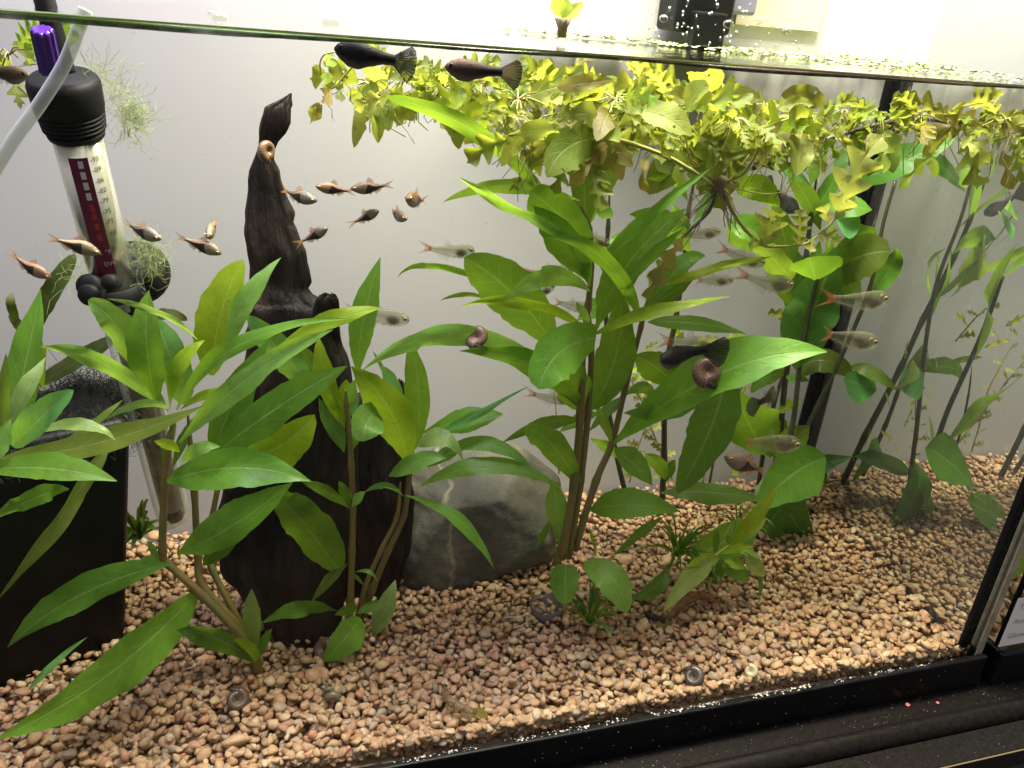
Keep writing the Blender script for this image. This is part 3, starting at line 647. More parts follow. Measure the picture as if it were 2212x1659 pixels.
L('T3', (860, 1650), (640, 1460), 150, 'g', .19, .18); L('T3', (880, 1450), (1150, 1150), 110, 'd', .2, .2); L('A3', (1200, 900), (1420, 780), 120, 'd', .2, .19); L('A3', (820, 420), (960, 560), 120, 'g', .21, .2); L('T3', (180, 1500), (290, 1180), 60, 'm', .2, .2); L('T3', (350, 1420), (230, 1370), 90, 'b', .2, .2)

# --- small pale plant with curly leaves low in front
pg = plant('young_plant', G(1485, 1300), 'small yellow green plant with one upright and one pale drooping leaf, low on right gravel')
stem(pg, 'B3', [(1010, 520), (1120, 480), (1210, 420), (1290, 360)], [.11, .11, .11, .115], 16, 12, 'stem_yellow')
L = lambda *a, **k: leaf(pg, *a, **k)
L('B3', (1285, 375), (1575, 15), 90, 'y', .11, .10, (1440, 200), tilt=.3); L('B3', (1230, 440), (903, 758), 115, 'w', .11, .07, (1050, 560), tilt=.3)
L('B3', (1220, 425), (1038, 490), 60, 'y', .11, .09, tilt=.3); L('B3', (1205, 420), (1215, 265), 45, 'g', .115, .12); L('B3', (1220, 415), (1430, 370), 52, 'y', .11, .09, tilt=.3)
L('B3', (1250, 460), (1400, 575), 120, 'm', .105, .09, tilt=.25, shape='b'); L('B3', (1370, 400), (1455, 700), 42, 'd', .11, .08, (1460, 530), tilt=.3)
L('B3', (1380, 440), (1490, 545), 90, 'w', .10, .085, tilt=.2, shape='b'); L('B3', (1260, 455), (1380, 500), 70, 'y', .10, .09); L('B3', (1340, 400), (1470, 450), 55, 'm', .115, .10)
L('B3', (1240, 440), (1215, 590), 70, 'd', .11, .10); L('B3', (1400, 330), (1500, 210), 46, 'p', .12, .12); L('B3', (1290, 380), (1280, 300), 50, 'm', .12, .12)

# --- dark grassy tufts
def tuft(reg, c, d, n, h, col, label, spread=1.0, name='grassy_tuft', w=9):
    base = PR(reg, *c, d); o = plant(name, base, label, 'plant'); r = random.Random(n * 7 + int(c[0]))
    k = K(reg) * dist(base) / FPX
    for i in range(n):
        a = r.uniform(0, 2 * math.pi); e = r.uniform(.25, 1.3); ln = h * k * r.uniform(.55, 1.1)
        d_ = Vector((math.cos(a) * math.cos(e) * spread, math.sin(a) * math.cos(e) * spread, math.sin(e)))
        p1 = base + d_ * ln; pm = base + d_ * ln * .5 + Vector((0, 0, ln * .18)); p1.z -= ln * r.uniform(0, .3); p1.z = max(p1.z, gz(p1.x, p1.y) + .002)
        leaf_obj(o, base, pm, p1, w * k * r.uniform(.7, 1.3), col if r.random() < .7 else 'o', r.uniform(0, .8), 's', n=7, m=1)
    return o
tuft('B3', (470, 820), .085, 34, 260, 'd', 'dark narrow leaved tuft on the gravel right of the small pot', 1.1, w=16)
tuft('B3', (980, 430), .14, 40, 260, 'd', 'dark grassy tuft behind the small yellow green plant', 1.1, w=14)
tuft('B3', (1180, 560), .105, 24, 190, 'd', 'dark narrow leaved tuft under the small yellow green plant', 1.1, w=14)
tuft('B3', (1330, 250), .18, 22, 220, 'o', 'thin olive grass clump on gravel below the back corner plant', 1.3, w=7)
tuft('B1', (810, 330), .22, 26, 260, 'd', 'dark fern tuft on the gravel between filter box and heater foot', .9, w=26)

# --- pale lobed background plants (thin stems)
def wisteria(reg, pts, d, n, lab, size=95, col='w', both=True):
    q = spline([PR(reg, x, y, d) for x, y in pts], 8); o = plant('lobed_plant', q[0], lab, 'plant', 'pale lobed plants at the back wall')
    stem(o, reg, pts, d, 12, 7, 'stem_yellow'); r = random.Random(n + int(pts[0][0])); k = K(reg) * dist(q[0]) / FPX
    for i in range(n):
        f = .12 + .88 * i / (n - 1); p = q[int(f * (len(q) - 1))]; a = (1 if i % 2 else -1) * r.uniform(.5, 1.3); ln = size * k * r.uniform(.6, 1.15)
        dr = Vector((math.sin(a), r.uniform(-.5, .3), math.cos(a) * .7)).normalized(); p1 = p + dr * ln
        leaf_obj(o, p, (p + p1) / 2 + Vector((0, 0, ln * .08)), p1, ln * r.uniform(.5, .75), r.choice([col, 'y', 'o', col]), r.uniform(0, .5), 'b', 'float', lobes=3, n=15, m=2)
    return o
wisteria('A3', [(1240, 1640), (1120, 1350), (1020, 1080), (900, 880)], .26, 18, 'pale lobed plant climbing behind the middle plant')
wisteria('A3', [(960, 1660), (1000, 1480), (1080, 1200), (1060, 800)], .27, 12, 'pale lobed plant with thin stem left of the dark stems', 85)
wisteria('A3', [(1440, 1660), (1480, 1480), (1620, 1260), (1730, 980)], .27, 11, 'pale lobed plant leaning to the back corner', 80)
wisteria('A3', [(2060, 780), (2010, 640), (1990, 590)], .22, 5, 'brownish lobed sprig hanging beside the corner plant', 160, 'o')
wisteria('A3', [(500, 1600), (485, 1250), (460, 1000)], .27, 5, 'thin yellowish stem plant behind the middle stems', 40, 'o')
# --- plants close to the end pane, seen also in its reflection
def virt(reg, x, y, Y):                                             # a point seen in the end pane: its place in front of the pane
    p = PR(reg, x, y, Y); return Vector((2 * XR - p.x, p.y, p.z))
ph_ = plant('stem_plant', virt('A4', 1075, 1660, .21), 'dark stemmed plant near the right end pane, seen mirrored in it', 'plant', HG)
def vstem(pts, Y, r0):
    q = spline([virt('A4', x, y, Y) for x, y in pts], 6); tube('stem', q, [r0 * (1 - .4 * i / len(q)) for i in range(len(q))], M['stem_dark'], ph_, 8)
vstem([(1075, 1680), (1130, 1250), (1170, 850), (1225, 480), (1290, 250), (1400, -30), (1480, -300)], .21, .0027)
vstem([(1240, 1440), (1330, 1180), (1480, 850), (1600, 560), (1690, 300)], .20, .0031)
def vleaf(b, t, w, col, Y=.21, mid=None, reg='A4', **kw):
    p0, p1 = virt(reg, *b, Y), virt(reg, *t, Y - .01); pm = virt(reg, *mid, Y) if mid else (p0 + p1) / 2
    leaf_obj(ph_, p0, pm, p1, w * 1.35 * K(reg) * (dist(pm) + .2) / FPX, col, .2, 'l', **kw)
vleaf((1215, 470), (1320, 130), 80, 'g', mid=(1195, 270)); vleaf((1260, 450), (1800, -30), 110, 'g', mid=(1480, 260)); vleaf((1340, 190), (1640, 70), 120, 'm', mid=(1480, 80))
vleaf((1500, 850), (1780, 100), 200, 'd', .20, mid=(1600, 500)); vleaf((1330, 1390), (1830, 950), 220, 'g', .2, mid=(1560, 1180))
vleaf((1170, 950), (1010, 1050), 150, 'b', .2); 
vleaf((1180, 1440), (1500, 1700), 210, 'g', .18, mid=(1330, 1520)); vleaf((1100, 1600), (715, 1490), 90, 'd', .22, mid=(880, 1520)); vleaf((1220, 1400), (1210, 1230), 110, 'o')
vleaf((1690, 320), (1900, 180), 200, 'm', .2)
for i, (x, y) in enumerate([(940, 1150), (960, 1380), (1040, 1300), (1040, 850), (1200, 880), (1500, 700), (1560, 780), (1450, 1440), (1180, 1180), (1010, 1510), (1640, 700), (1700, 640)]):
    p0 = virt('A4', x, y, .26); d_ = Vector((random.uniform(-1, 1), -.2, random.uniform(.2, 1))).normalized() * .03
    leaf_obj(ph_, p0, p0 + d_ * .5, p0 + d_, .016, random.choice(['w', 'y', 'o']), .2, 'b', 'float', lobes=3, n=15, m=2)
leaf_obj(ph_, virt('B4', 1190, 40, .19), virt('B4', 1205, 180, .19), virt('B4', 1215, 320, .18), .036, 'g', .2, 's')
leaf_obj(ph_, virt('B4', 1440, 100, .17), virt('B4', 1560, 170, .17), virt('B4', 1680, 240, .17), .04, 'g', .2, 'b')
# ------------------------------------------------------------------ driftwood, rock
def mat_wood(ca=(.009, .006, .0045), cb=(.062, .041, .031)):
    m, nt, out = mat_new('dark_driftwood'); N = NT(nt); obj = N.n('TexCoord').outputs['Object']
    mp = N.n('Mapping', {'Vector': obj, 'Scale': (1, 1, .16)}).outputs[0]
    g = N.noise(120, mp, 6, .65); big = N.noise(9, obj, 3)
    z = N.n('SeparateXYZ', {0: obj}).outputs[2]
    c = N.ramp(g, [(.3, (.003, .0025, .002)), (.5, (.007, .0055, .0045)), (.7, (.022, .016, .012))])
    c = N.mix(N.math('MULTIPLY_ADD', big, 3.0, -1.35, True), c, N.mix(g, c4(ca), c4(cb)))
    b = N.n('BsdfPrincipled', {'Base Color': c, 'Roughness': .55, 'Specular IOR Level': .2, 'Normal': N.bump(N.math('ADD', g, N.math('MULTIPLY', N.noise(30, mp, 4), 1.2)), .9, .004)})
    nt.links.new(b.outputs[0], out.inputs[0]); return m
M['wood'] = mat_wood()
M['wood_red'] = mat_wood((.018, .009, .0065), (.060, .031, .022))
wood = empty('driftwood', P(650, 1360, .13), 'tall black piece of driftwood standing upright behind the left plants', 'driftwood')
def wood_loft(name, rows, ratio=.38, seed=3, n=44, jag=.16, wm='wood'):
    r = random.Random(seed); vs, fs = [], []; dense = []
    for a, b in zip(rows, rows[1:]):
        k = max(2, int(abs(b[0] - a[0]) / 9))
        for i in range(k): f = i / k; dense.append([a[j] * (1 - f) + b[j] * f for j in range(4)])
    dense.append(list(rows[-1]))
    pj = [r.uniform(0, 6) for _ in range(8)]; kn = [[r.gauss(0, 2.6) for _ in range(200)] for _ in range(2)]
    for d in dense: d.append(d[2] - d[1])
    for i, d in enumerate(dense):
        if 2 < i < len(dense) - 2:
            q = i / 2.3; k0 = int(q); f = q - k0; d[1] += kn[0][k0] * (1 - f) + kn[0][k0 + 1] * f; d[2] += kn[1][k0] * (1 - f) + kn[1][k0 + 1] * f
    for i, (y, x0, x1, Y, w0) in enumerate(dense):
        c = P((x0 + x1) / 2, y, Y); hw = (x1 - x0) / 2 * dist(c) / FPX; ht = w0 / 2 * dist(c) / FPX; side = (P(x1, y, Y) - P(x0, y, Y)).normalized(); back = Vector((-side.y, side.x, 0)).normalized(); nsl = math.sin(i * .19 + pj[4]) * math.sin(i * .071 + pj[5]); c = c + side * (.0008 * nsl)
        for k in range(n):
            a = 2 * math.pi * k / n; groove = 1 + jag * (.5 * math.sin(5 * a + pj[0] + i * .004) + .5 * math.sin(9 * a + pj[1] - i * .008) + .5 * math.sin(13 * a + pj[2] + i * .006))
            ca, sa = math.cos(a), math.sin(a); ca = math.copysign(abs(ca) ** .55, ca); sa = math.copysign(abs(sa) ** .7, sa)
            rr = hw; gr = groove
            vs.append(c + side * ca * rr + back * sa * ht * ratio * gr + Vector((0, 0, .0012 * math.sin(7 * a))))
    m_ = len(dense)
    for i in range(m_ - 1):
        for k in range(n): fs.append((i * n + k, i * n + (k + 1) % n, (i + 1) * n + (k + 1) % n, (i + 1) * n + k))
    fs.append(tuple(range(n))); fs.append(tuple(range((m_ - 1) * n, m_ * n))[::-1])
    return link(name, mesh(name, vs, fs), M[wm], wood)
wood_loft('trunk', [(205, 627, 631, .195), (211, 618, 631, .195), (219, 603, 630, .195), (228, 586, 629, .195), (236, 573, 629, .195), (262, 566, 627, .195), (285, 563, 616, .195), (303, 561, 602, .195), (322, 558, 594, .195), (345, 551, 594, .195),
    (372, 541, 599, .195), (410, 537, 613, .195), (460, 532, 631, .194), (505, 533, 643, .192), (545, 536, 659, .19), (580, 541, 670, .19), (605, 543, 672, .19), (622, 543, 660, .188), (640, 545, 672, .186), (650, 545, 690, .186), (658, 545, 714, .185), (664, 544, 728, .185), (690, 542, 732, .184), (740, 538, 742, .182), (800, 530, 756, .178), (860, 520, 765, .174), (940, 512, 770, .17), (1020, 500, 772, .166), (1120, 482, 765, .16), (1220, 480, 748, .152), (1300, 540, 738, .145), (1350, 580, 732, .137), (1385, 600, 724, .132)])
wood_loft('knob', [(636, 698, 720, .172), (642, 688, 726, .172), (654, 680, 731, .173), (672, 676, 733, .174), (700, 672, 733, .176), (750, 660, 736, .18)], .5, 5)
wood_loft('root_flare', [(822, 846, 868, .21), (834, 818, 876, .21), (850, 780, 872, .21), (880, 740, 862, .208), (940, 730, 862, .205), (1010, 725, 885, .2), (1080, 720, 892, .195), (1160, 720, 890, .19), (1230, 722, 872, .185), (1275, 735, 850, .18)], .5, 9, jag=.16, wm='wood_red')
wood_loft('chip', [(828, 905, 921, .22), (834, 890, 926, .22), (848, 868, 926, .22), (870, 850, 915, .22), (920, 845, 890, .22)], .4, 12)

def mat_rock():
    m, nt, out = mat_new('grey_green_rock'); N = NT(nt); obj = N.n('TexCoord').outputs['Object']
    a, b_ = N.noise(14, obj, 5, .6), N.noise(90, obj, 5, .7)
    c = N.ramp(a, [(.3, (.03, .032, .024)), (.46, (.075, .072, .05)), (.6, (.15, .14, .09)), (.8, (.085, .082, .055))])
    c = N.mix(N.math('MULTIPLY_ADD', b_, 2.2, -.8, True), N.mix(.55, c, c4((.05, .05, .035))), c)
    x = N.n('SeparateXYZ', {0: obj}); wv = N.math('ADD', x.outputs[0], N.math('MULTIPLY_ADD', N.noise(18, obj, 4), .06, -.03))
    v = N.math('SUBTRACT', 1.0, N.math('MULTIPLY', N.math('ABSOLUTE', N.math('SUBTRACT', wv, .172)), 260.0), clamp=True)
    c = N.mix(N.math('MULTIPLY', v, N.noise(70, obj, 3)), c, c4((.30, .27, .19)))
    bs = N.n('BsdfPrincipled', {'Base Color': c, 'Roughness': .75, 'Normal': N.bump(N.math('ADD', b_, N.math('MULTIPLY', a, 1.5)), .7, .003)}); nt.links.new(bs.outputs[0], out.inputs[0]); return m
M['rock'] = mat_rock()
cr = P(1022, 1120, .215); v = ICO[3][0].copy()
bmr = bmesh.new(); bmesh.ops.create_icosphere(bmr, subdivisions=5, radius=1)
rr_ = np.random.default_rng(3); pl = [(np.array(n) / np.linalg.norm(n), d) for n, d in (((-.75, -.5, .5), .80), ((.62, -.45, .62), .72), ((.95, -.3, .05), .86), ((0, -1, .12), .72), ((-.12, -.2, .97), .66), ((-1, -.2, -.1), .88), ((.3, -.8, -.5), .82))]
for q in bmr.verts:
    p = np.array(q.co)
    for n, d in pl: p -= n * max(0, p @ n - d) * .9
    p *= 1 + .022 * math.sin(p[0] * 9 + 1) * math.sin(p[2] * 8) + .015 * math.sin(p[1] * 17 + p[0] * 12) + .012 * math.sin(p[2] * 31 + p[0] * 23) + .008 * math.sin(p[0] * 47 + p[1] * 29 + p[2] * 13)
    q.co = Vector((cr.x + p[0] * .100, cr.y + p[1] * .062, cr.z - .004 + p[2] * .090))
rock = link('rock', bm_mesh('rock', bmr), M['rock']); props(rock, 'large grey green rock with a pale vein, right of the driftwood foot', 'rock')

# ------------------------------------------------------------------ heater
def axis_pts(a, b):
    A, B = P(*a), P(*b); ax = (B - A).normalized(); mid = (A + B) / 2; n = (Vector(CAM) - mid); n = (n - ax * n.dot(ax)).normalized(); s = n.cross(ax).normalized()
    if s.dot(Vector(_cx)) < 0: s = -s
    return A, B, ax, n, s
HA, HB, HX, HN, HS = axis_pts((134, 168, .140), (378, 1128, .245))
def h_at(py):                                                        # distance along the heater axis of a picture height
    lo, hi = -.2, (HB - HA).length + .1
    for _ in range(40):
        m_ = (lo + hi) / 2; q = HA + HX * m_
        if proj(q)[1] < py: lo = m_
        else: hi = m_
    return lo
def lathe(name, prof, mat, parent, n=36, cap=True, A=HA, X=HX, Nn=HN, Sv=HS):
    vs, fs = [], []
    for t, r_ in prof:
        c = A + X * t
        for k in range(n): a = 2 * math.pi * k / n; vs.append(c + (Sv * math.sin(a) + Nn * math.cos(a)) * r_)
    for i in range(len(prof) - 1):
        for k in range(n): fs.append((i * n + k, i * n + (k + 1) % n, (i + 1) * n + (k + 1) % n, (i + 1) * n + k))
    if cap: fs.append(tuple(range(n))[::-1]); fs.append(tuple(range((len(prof) - 1) * n, len(prof) * n)))
    return link(name, mesh(name, vs, fs), mat, parent)
HR = .0150
heater = empty('heater', HB, 'steel and black aquarium heater with purple dial and maroon temperature strip, leaning at left', 'heater')
def mat_steel():
    m, nt, out = mat_new('brushed_steel'); N = NT(nt); obj = N.n('TexCoord').outputs['Object']
    b = N.n('BsdfPrincipled', {'Base Color': (.92, .90, .76, 1), 'Metallic': .72, 'Roughness': .2, 'Coat Weight': .6, 'Coat Roughness': .05, 'Normal': N.bump(N.noise(300, obj, 3), .08, .0006)}); nt.links.new(b.outputs[0], out.inputs[0]); return m
M['steel'] = mat_steel()
t1, t2, t3, t4 = h_at(168), h_at(280), h_at(612), h_at(1128)
cap = [(t1 - .001, HR * 1.22), (t1 + .001, HR * 1.36), (t1 + .004, HR * 1.42), (t1 + (t2 - t1) * .54, HR * 1.38)]
for i in range(5):
    a = t1 + (t2 - t1) * (.56 + .085 * i); cap += [(a, HR * (1.35 - .022 * i)), (a + .0016, HR * (1.35 - .022 * i)), (a + .0022, HR * (1.26 - .022 * i)), (a + .0036, HR * (1.26 - .022 * i))]
cap += [(t2 - .001, HR * 1.20), (t2 + .004, HR * 1.12)]
lathe('cap', cap, M['rubber'], heater)
lathe('steel_tube', [(t2 - .004, HR), (t3 + .004, HR)], M['steel'], heater)
def mat_clear(name, tint, k, rough=.03):
    m, nt, out = mat_new(name); N = NT(nt); lw = N.n('LayerWeight', {0: .35}).outputs['Facing']
    t = N.n('BsdfTransparent', {0: c4(tint)}); g = N.n('BsdfPrincipled', {'Base Color': c4((.8, .82, .76)), 'Roughness': rough, 'Specular IOR Level': .8})
    s = N.n('MixShader', {0: N.math('MULTIPLY_ADD', N.math('POWER', lw, 1.6), .75, k, True), 1: t.outputs[0], 2: g.outputs[0]}); nt.links.new(s.outputs[0], out.inputs[0]); return m
M['clear'] = mat_clear('clear_tube', (.94, .96, .92), .10)
M['hose'] = mat_clear('clear_hose', (.86, .88, .82), .34, .12)
lathe('glass_tube', [(t3, HR * .99)] + [(t3 + (t4 - t3) * f, HR * .99) for f in (.3, .6, .9)] + [(t4 - .006, HR * .93), (t4 - .002, HR * .7), (t4, HR * .2)], M['clear'], heater)
lathe('heating_rod', [(t3, HR * .62), (t4 - .022, HR * .62), (t4 - .02, HR * .3)], simple('rod_steel', (.34, .29, .22), .35, .7, noise=(60, (.12, .09, .06))), heater)
lathe('rod_lead', [(t3, .0028), (t4 - .012, .0028)], M['steel'], heater, 10, A=HA + HS * HR * .76 + HN * .002)
lathe('tip_plug', [(t4 - .02, HR * .5), (t4 - .008, HR * .6), (t4 - .006, HR * .2)], M['rubber'], heater)
def on_tube(t, off, rr=1.0):                                          # off: -1..1 across the tube
    a = math.asin(off); return HA + HX * t + (HS * math.sin(a) + HN * math.cos(a)) * HR * rr
def patch(name, ta, tb, oa, ob, mat, parent, lift=1.012, nu=8):
    vs, fs = [], []
    for i in range(2):
        for k in range(nu + 1): vs.append(on_tube((ta, tb)[i], oa + (ob - oa) * k / nu, lift))
    for k in range(nu): fs.append((k, k + 1, nu + 2 + k, nu + 1 + k))
    return link(name, mesh(name, vs, fs), mat, parent)
M['maroon'] = simple('maroon_print', (.125, .006, .045), .35, noise=(40, (.16, .01, .05))); M['white_print'] = simple('pale_print', (.62, .6, .62), .4); M['red_print'] = simple('red_print', (.40, .03, .03), .4)
M['ink'] = simple('dark_ink', (.09, .08, .06), .5); M['dull_white'] = simple('dull_white_ink', (.55, .42, .45), .5)
ta, tb = h_at(1 / 3.024 * 968), h_at(493.7 + 296 / 3.024)
strip = patch('temperature_strip', ta, tb, -.55, .19, M['maroon'], heater)
for zy in (1010, 1080, 1148, 1215): patch('pale_square', h_at((zy - 24) / 3.024), h_at((zy + 24) / 3.024), -.23, -.03, M['white_print'], strip, 1.02, 3)
for zy in (1290, 1345, 1410, 1480): patch('red_square', h_at((zy - 22) / 3.024), h_at((zy + 22) / 3.024), -.20, -.02, M['red_print'], strip, 1.02, 3)
def text_mesh(body, size):
    cu = bpy.data.curves.new('txt', 'FONT'); cu.body = body; cu.size = size; cu.align_x = 'LEFT'; cu.align_y = 'CENTER'
    o = bpy.data.objects.new('txt', cu); COL.objects.link(o); dg = bpy.context.evaluated_depsgraph_get(); me = bpy.data.meshes.new_from_object(o.evaluated_get(dg)); bpy.data.objects.remove(o); return me
def text_on_tube(body, t, off, size, mat, parent, name='lettering'):
    me = text_mesh(body, size)
    for v in me.vertices:
        a = math.asin(off) + v.co.x / HR; tt = t - v.co.y
        v.co = HA + HX * tt + (HS * math.sin(a) + HN * math.cos(a)) * HR * 1.022
    return link(name, me, mat, parent, smooth=False)
for zy, s_ in ((990, '-93'), (1058, '-89'), (1130, '-86'), (1195, '-82'), (1260, '-79'), (1330, '-75'), (1395, '-72'), (1470, '-68')): text_on_tube(s_, h_at(zy / 3.024), .24, .0048, M['ink'], heater, 'scale_number')
text_on_tube('°C °F', h_at(493.7 + 85 / 3.024), -.5, .0050, M['dull_white'], strip); text_on_tube('0W', h_at(493.7 + 160 / 3.024), -.22, .0052, M['dull_white'], strip); text_on_tube('ON', h_at(493.7 + 255 / 3.024), -.4, .0056, M['dull_white'], strip)
# dial, cord
M['purple'] = simple('purple_plastic', (.085, .018, .30), .3, coat=.3)
dA = HA + HX * (t1 - .002) + HS * (-.004) + HN * .003; dd = (PR('T1', 272, 178, .10) - PR('T1', 335, 460, .11)); dX = dd.normalized(); dl = dd.length
vs, fs = [], []; nn_ = 40; d0_ = PR('T1', 335, 470, .11); s1 = dX.orthogonal().normalized(); s2 = dX.cross(s1)
for i, (f, rr) in enumerate(((0, 1), (.93, 1), (.98, .93), (1.0, .8))):
    for k in range(nn_): a = 2 * math.pi * k / nn_; q = .0058 * rr * (1 + (.09 if (k % 4) < 2 else -.07)); vs.append(d0_ + dX * dl * f + (s1 * math.cos(a) + s2 * math.sin(a)) * q)
for i in range(3):
    for k in range(nn_): fs.append((i * nn_ + k, i * nn_ + (k + 1) % nn_, (i + 1) * nn_ + (k + 1) % nn_, (i + 1) * nn_ + k))
fs.append(tuple(range(3 * nn_, 4 * nn_)))
link('dial', mesh('dial', vs, fs), M['purple'], heater, smooth=False)
tube('cord', spline([PR('T1', 430, 480, .12), PR('T1', 385, 330, .12), PR('T1', 335, 160, .12), PR('T1', 290, 0, .12), PR('T1', 240, -140, .12)], 6), .0058, M['rubber'], heater, 12)
# bracket with suction cup
tb_ = h_at(625)
brk = lathe('bracket', [(tb_ - .008, HR * 1.06), (tb_ - .008, HR * 1.32), (tb_ + .012, HR * 1.32), (tb_ + .012, HR * 1.06)], M['rubber'], heater)
def disc(name, c, ax, r_, prof, mat, parent, n=28):
    ax = ax.normalized(); u = ax.orthogonal().normalized(); w = ax.cross(u); vs, fs = [], []
    for h_, q in prof:
        for k in range(n): a = 2 * math.pi * k / n; vs.append(c + ax * h_ + (u * math.cos(a) + w * math.sin(a)) * r_ * q)
    for i in range(len(prof) - 1):
        for k in range(n): fs.append((i * n + k, i * n + (k + 1) % n, (i + 1) * n + (k + 1) % n, (i + 1) * n + k))
    fs.append(tuple(range((len(prof) - 1) * n, len(prof) * n))); fs.append(tuple(range(n))[::-1])
    return link(name, mesh(name, vs, fs), mat, parent)
cc = PR('A1', 905, 290, .215); disc('suction_cup', cc, Vector((.25, -.9, .25)), .024, [(-.006, 1.0), (-.004, 1.02), (0, .9), (.004, .55), (.006, .5), (.012, .42)], M['rubber'], heater)
disc('clamp_screw', PR('A1', 592, 375, .155), Vector((-.2, -1, .3)), .0085, [(-.008, 1), (.004, 1), (.006, .85), (.0062, .3)], M['rubber'], heater)
disc('clamp_screw', PR('A1', 722, 350, .14), Vector((-.2, -1, .3)), .0055, [(-.008, 1), (.003, 1), (.005, .8)], M['rubber'], heater)
disc('clamp_screw', PR('A1', 590, 430, .15), Vector((-.3, -1, .2)), .0075, [(-.008, 1), (.003, 1), (.005, .8)], M['rubber'], heater)
text_on_tube('Q.C', h_at(493.7 + 430 / 3.024), -.35, .0046, M['dull_white'], heater)
stk = patch('inspection_sticker', h_at(493.7 + 405 / 3.024), h_at(493.7 + 462 / 3.024), -.5, .30, simple('grey_sticker', (.18, .19, .19), .5), heater, 1.335)
# clear hose crossing in front of the heater
hose = tube('air_hose', spline([PR('T1', 560, 60, .022), PR('T1', 520, 170, .022), PR('T1', 420, 420, .024), PR('T1', 260, 680, .026), PR('T1', 110, 880, .028), PR('T1', -40, 1120, .03), PR('T1', -160, 1360, .03)], 8), .0033, M['hose'], None, 16)
props(hose, 'clear plastic hose curving down in front of the heater cap', 'hose')

# ------------------------------------------------------------------ black filter box at left
M['box'] = simple('black_filter_plastic', (.003, .003, .004), .4, spec=.15, noise=(30, (.007, .0075, .006)))
c0 = G(270, 1374); c0.z = .03; bsh = (P(281, 905, c0.y) - P(270, 1374, c0.y)); bsh = Vector((bsh.x / bsh.z, bsh.y / bsh.z, 0)); fx = Vector((-.93, -.36, 0)).normalized(); fy = Vector((-fx.y, fx.x, 0)); fy = fy if fy.y > 0 else -fy
ztop = P(278, 905, c0.y).z
fb = empty('filter_box', c0, 'black internal filter box at the left, its top overgrown with hair algae', 'filter')
bm = box_bm(0, .20, 0, .085, .03, ztop, .010, 4)
for v_ in bm.verts: v_.co = c0 + fx * v_.co.x + fy * v_.co.y + Vector((0, 0, v_.co.z - c0.z)) + bsh * (v_.co.z - c0.z)
bmesh.ops.recalc_face_normals(bm, faces=list(bm.faces)); link('housing', bm_mesh('housing', bm), M['box'], fb)
bm = box_bm(.004, .196, -.0015, .02, ztop - .012, ztop - .0105, .0005, 1)
for v_ in bm.verts: v_.co = c0 + fx * v_.co.x + fy * v_.co.y + Vector((0, 0, v_.co.z - c0.z)) + bsh * (v_.co.z - c0.z)
bmesh.ops.recalc_face_normals(bm, faces=list(bm.faces)); link('lid_seam', bm_mesh('lid_seam', bm), M['box'], fb)
# hair algae: uncountable fine threads
def hair(name, label, seeds, mat, parent=None, rad_=.00012):
    st = []; r = random.Random(len(seeds) + 3)
    for (p, ln, d_, curl) in seeds:
        q = Vector(p); d_ = Vector(d_); pts = [q.copy()]
        for i in range(6):
            d_ = (d_ + Vector((r.gauss(0, curl), r.gauss(0, curl), r.gauss(0, curl)))).normalized(); q = q + d_ * ln / 6; pts.append(q.copy())
        st.append((pts, rad_))
    o = many_tubes(name, st, mat, parent); props(o, label, 'algae', kind='stuff'); return o
M['hair_dark'] = simple('dark_hair_algae', (.030, .034, .016), .7); M['hair_green'] = simple('green_hair_algae', (.27, .33, .10), .6)
r = random.Random(4); sd = []
for i in range(2600):
    x = r.uniform(-.01, .19) ; y = r.uniform(-.008, .085); p = c0 + fx * x + fy * y + bsh * (ztop - c0.z); p.z = ztop - .002 - abs(r.gauss(0, .012)) * (1 if y < .01 or x < .01 else 0)
    sd.append((p, r.uniform(.008, .022), (r.gauss(0, .8), r.gauss(-.1, .8), .12), .7))
for i in range(700):
    p = PR('A1', r.uniform(330, 860), r.gauss(1090, 60), .23); sd.append((p, r.uniform(.015, .04), (r.gauss(0, 1), r.gauss(0, .4), r.gauss(.2, .6)), .5))
hair('hair_algae', 'dark fuzzy hair algae matted over the black filter box', sd, M['hair_dark'], None, .00022)
sd = []
for i in range(190):
    f = r.random() ** .6; x, y = 530 + f * 350, 310 + f * 480; w_ = 24 + 62 * f
    p = PR('T1', x + r.gauss(0, w_ * .55), y + r.gauss(0, w_ * .5), .16 + r.gauss(0, .01)); sd.append((p, r.uniform(.012, .032), (r.gauss(.3, .5), r.gauss(0, .3), r.gauss(-.35, .6)), .35))
for i in range(110): sd.append((PR('T1', r.gauss(870, 28), r.gauss(770, 55), .16), r.uniform(.006, .02), (r.gauss(0, 1), r.gauss(0, 1), r.gauss(0, 1)), .8))
hair('hair_algae', 'light green wisp of hair algae trailing right of the heater cap', sd, M['hair_green'])
sd = [(PR('A1', r.gauss(960, 60), r.gauss(170, 70), .175), r.uniform(.01, .03), (r.gauss(0, 1), r.gauss(0, .5), r.gauss(0, 1)), .5) for i in range(170)]
sd += [(PR('A1', r.gauss(520, 60), r.gauss(330, 40), .2), r.uniform(.01, .03), (r.gauss(.5, .6), 0, r.gauss(0, .5)), .4) for i in range(60)]
hair('hair_algae', 'green fuzz of hair algae on the heater suction cup', sd, M['hair_green'])
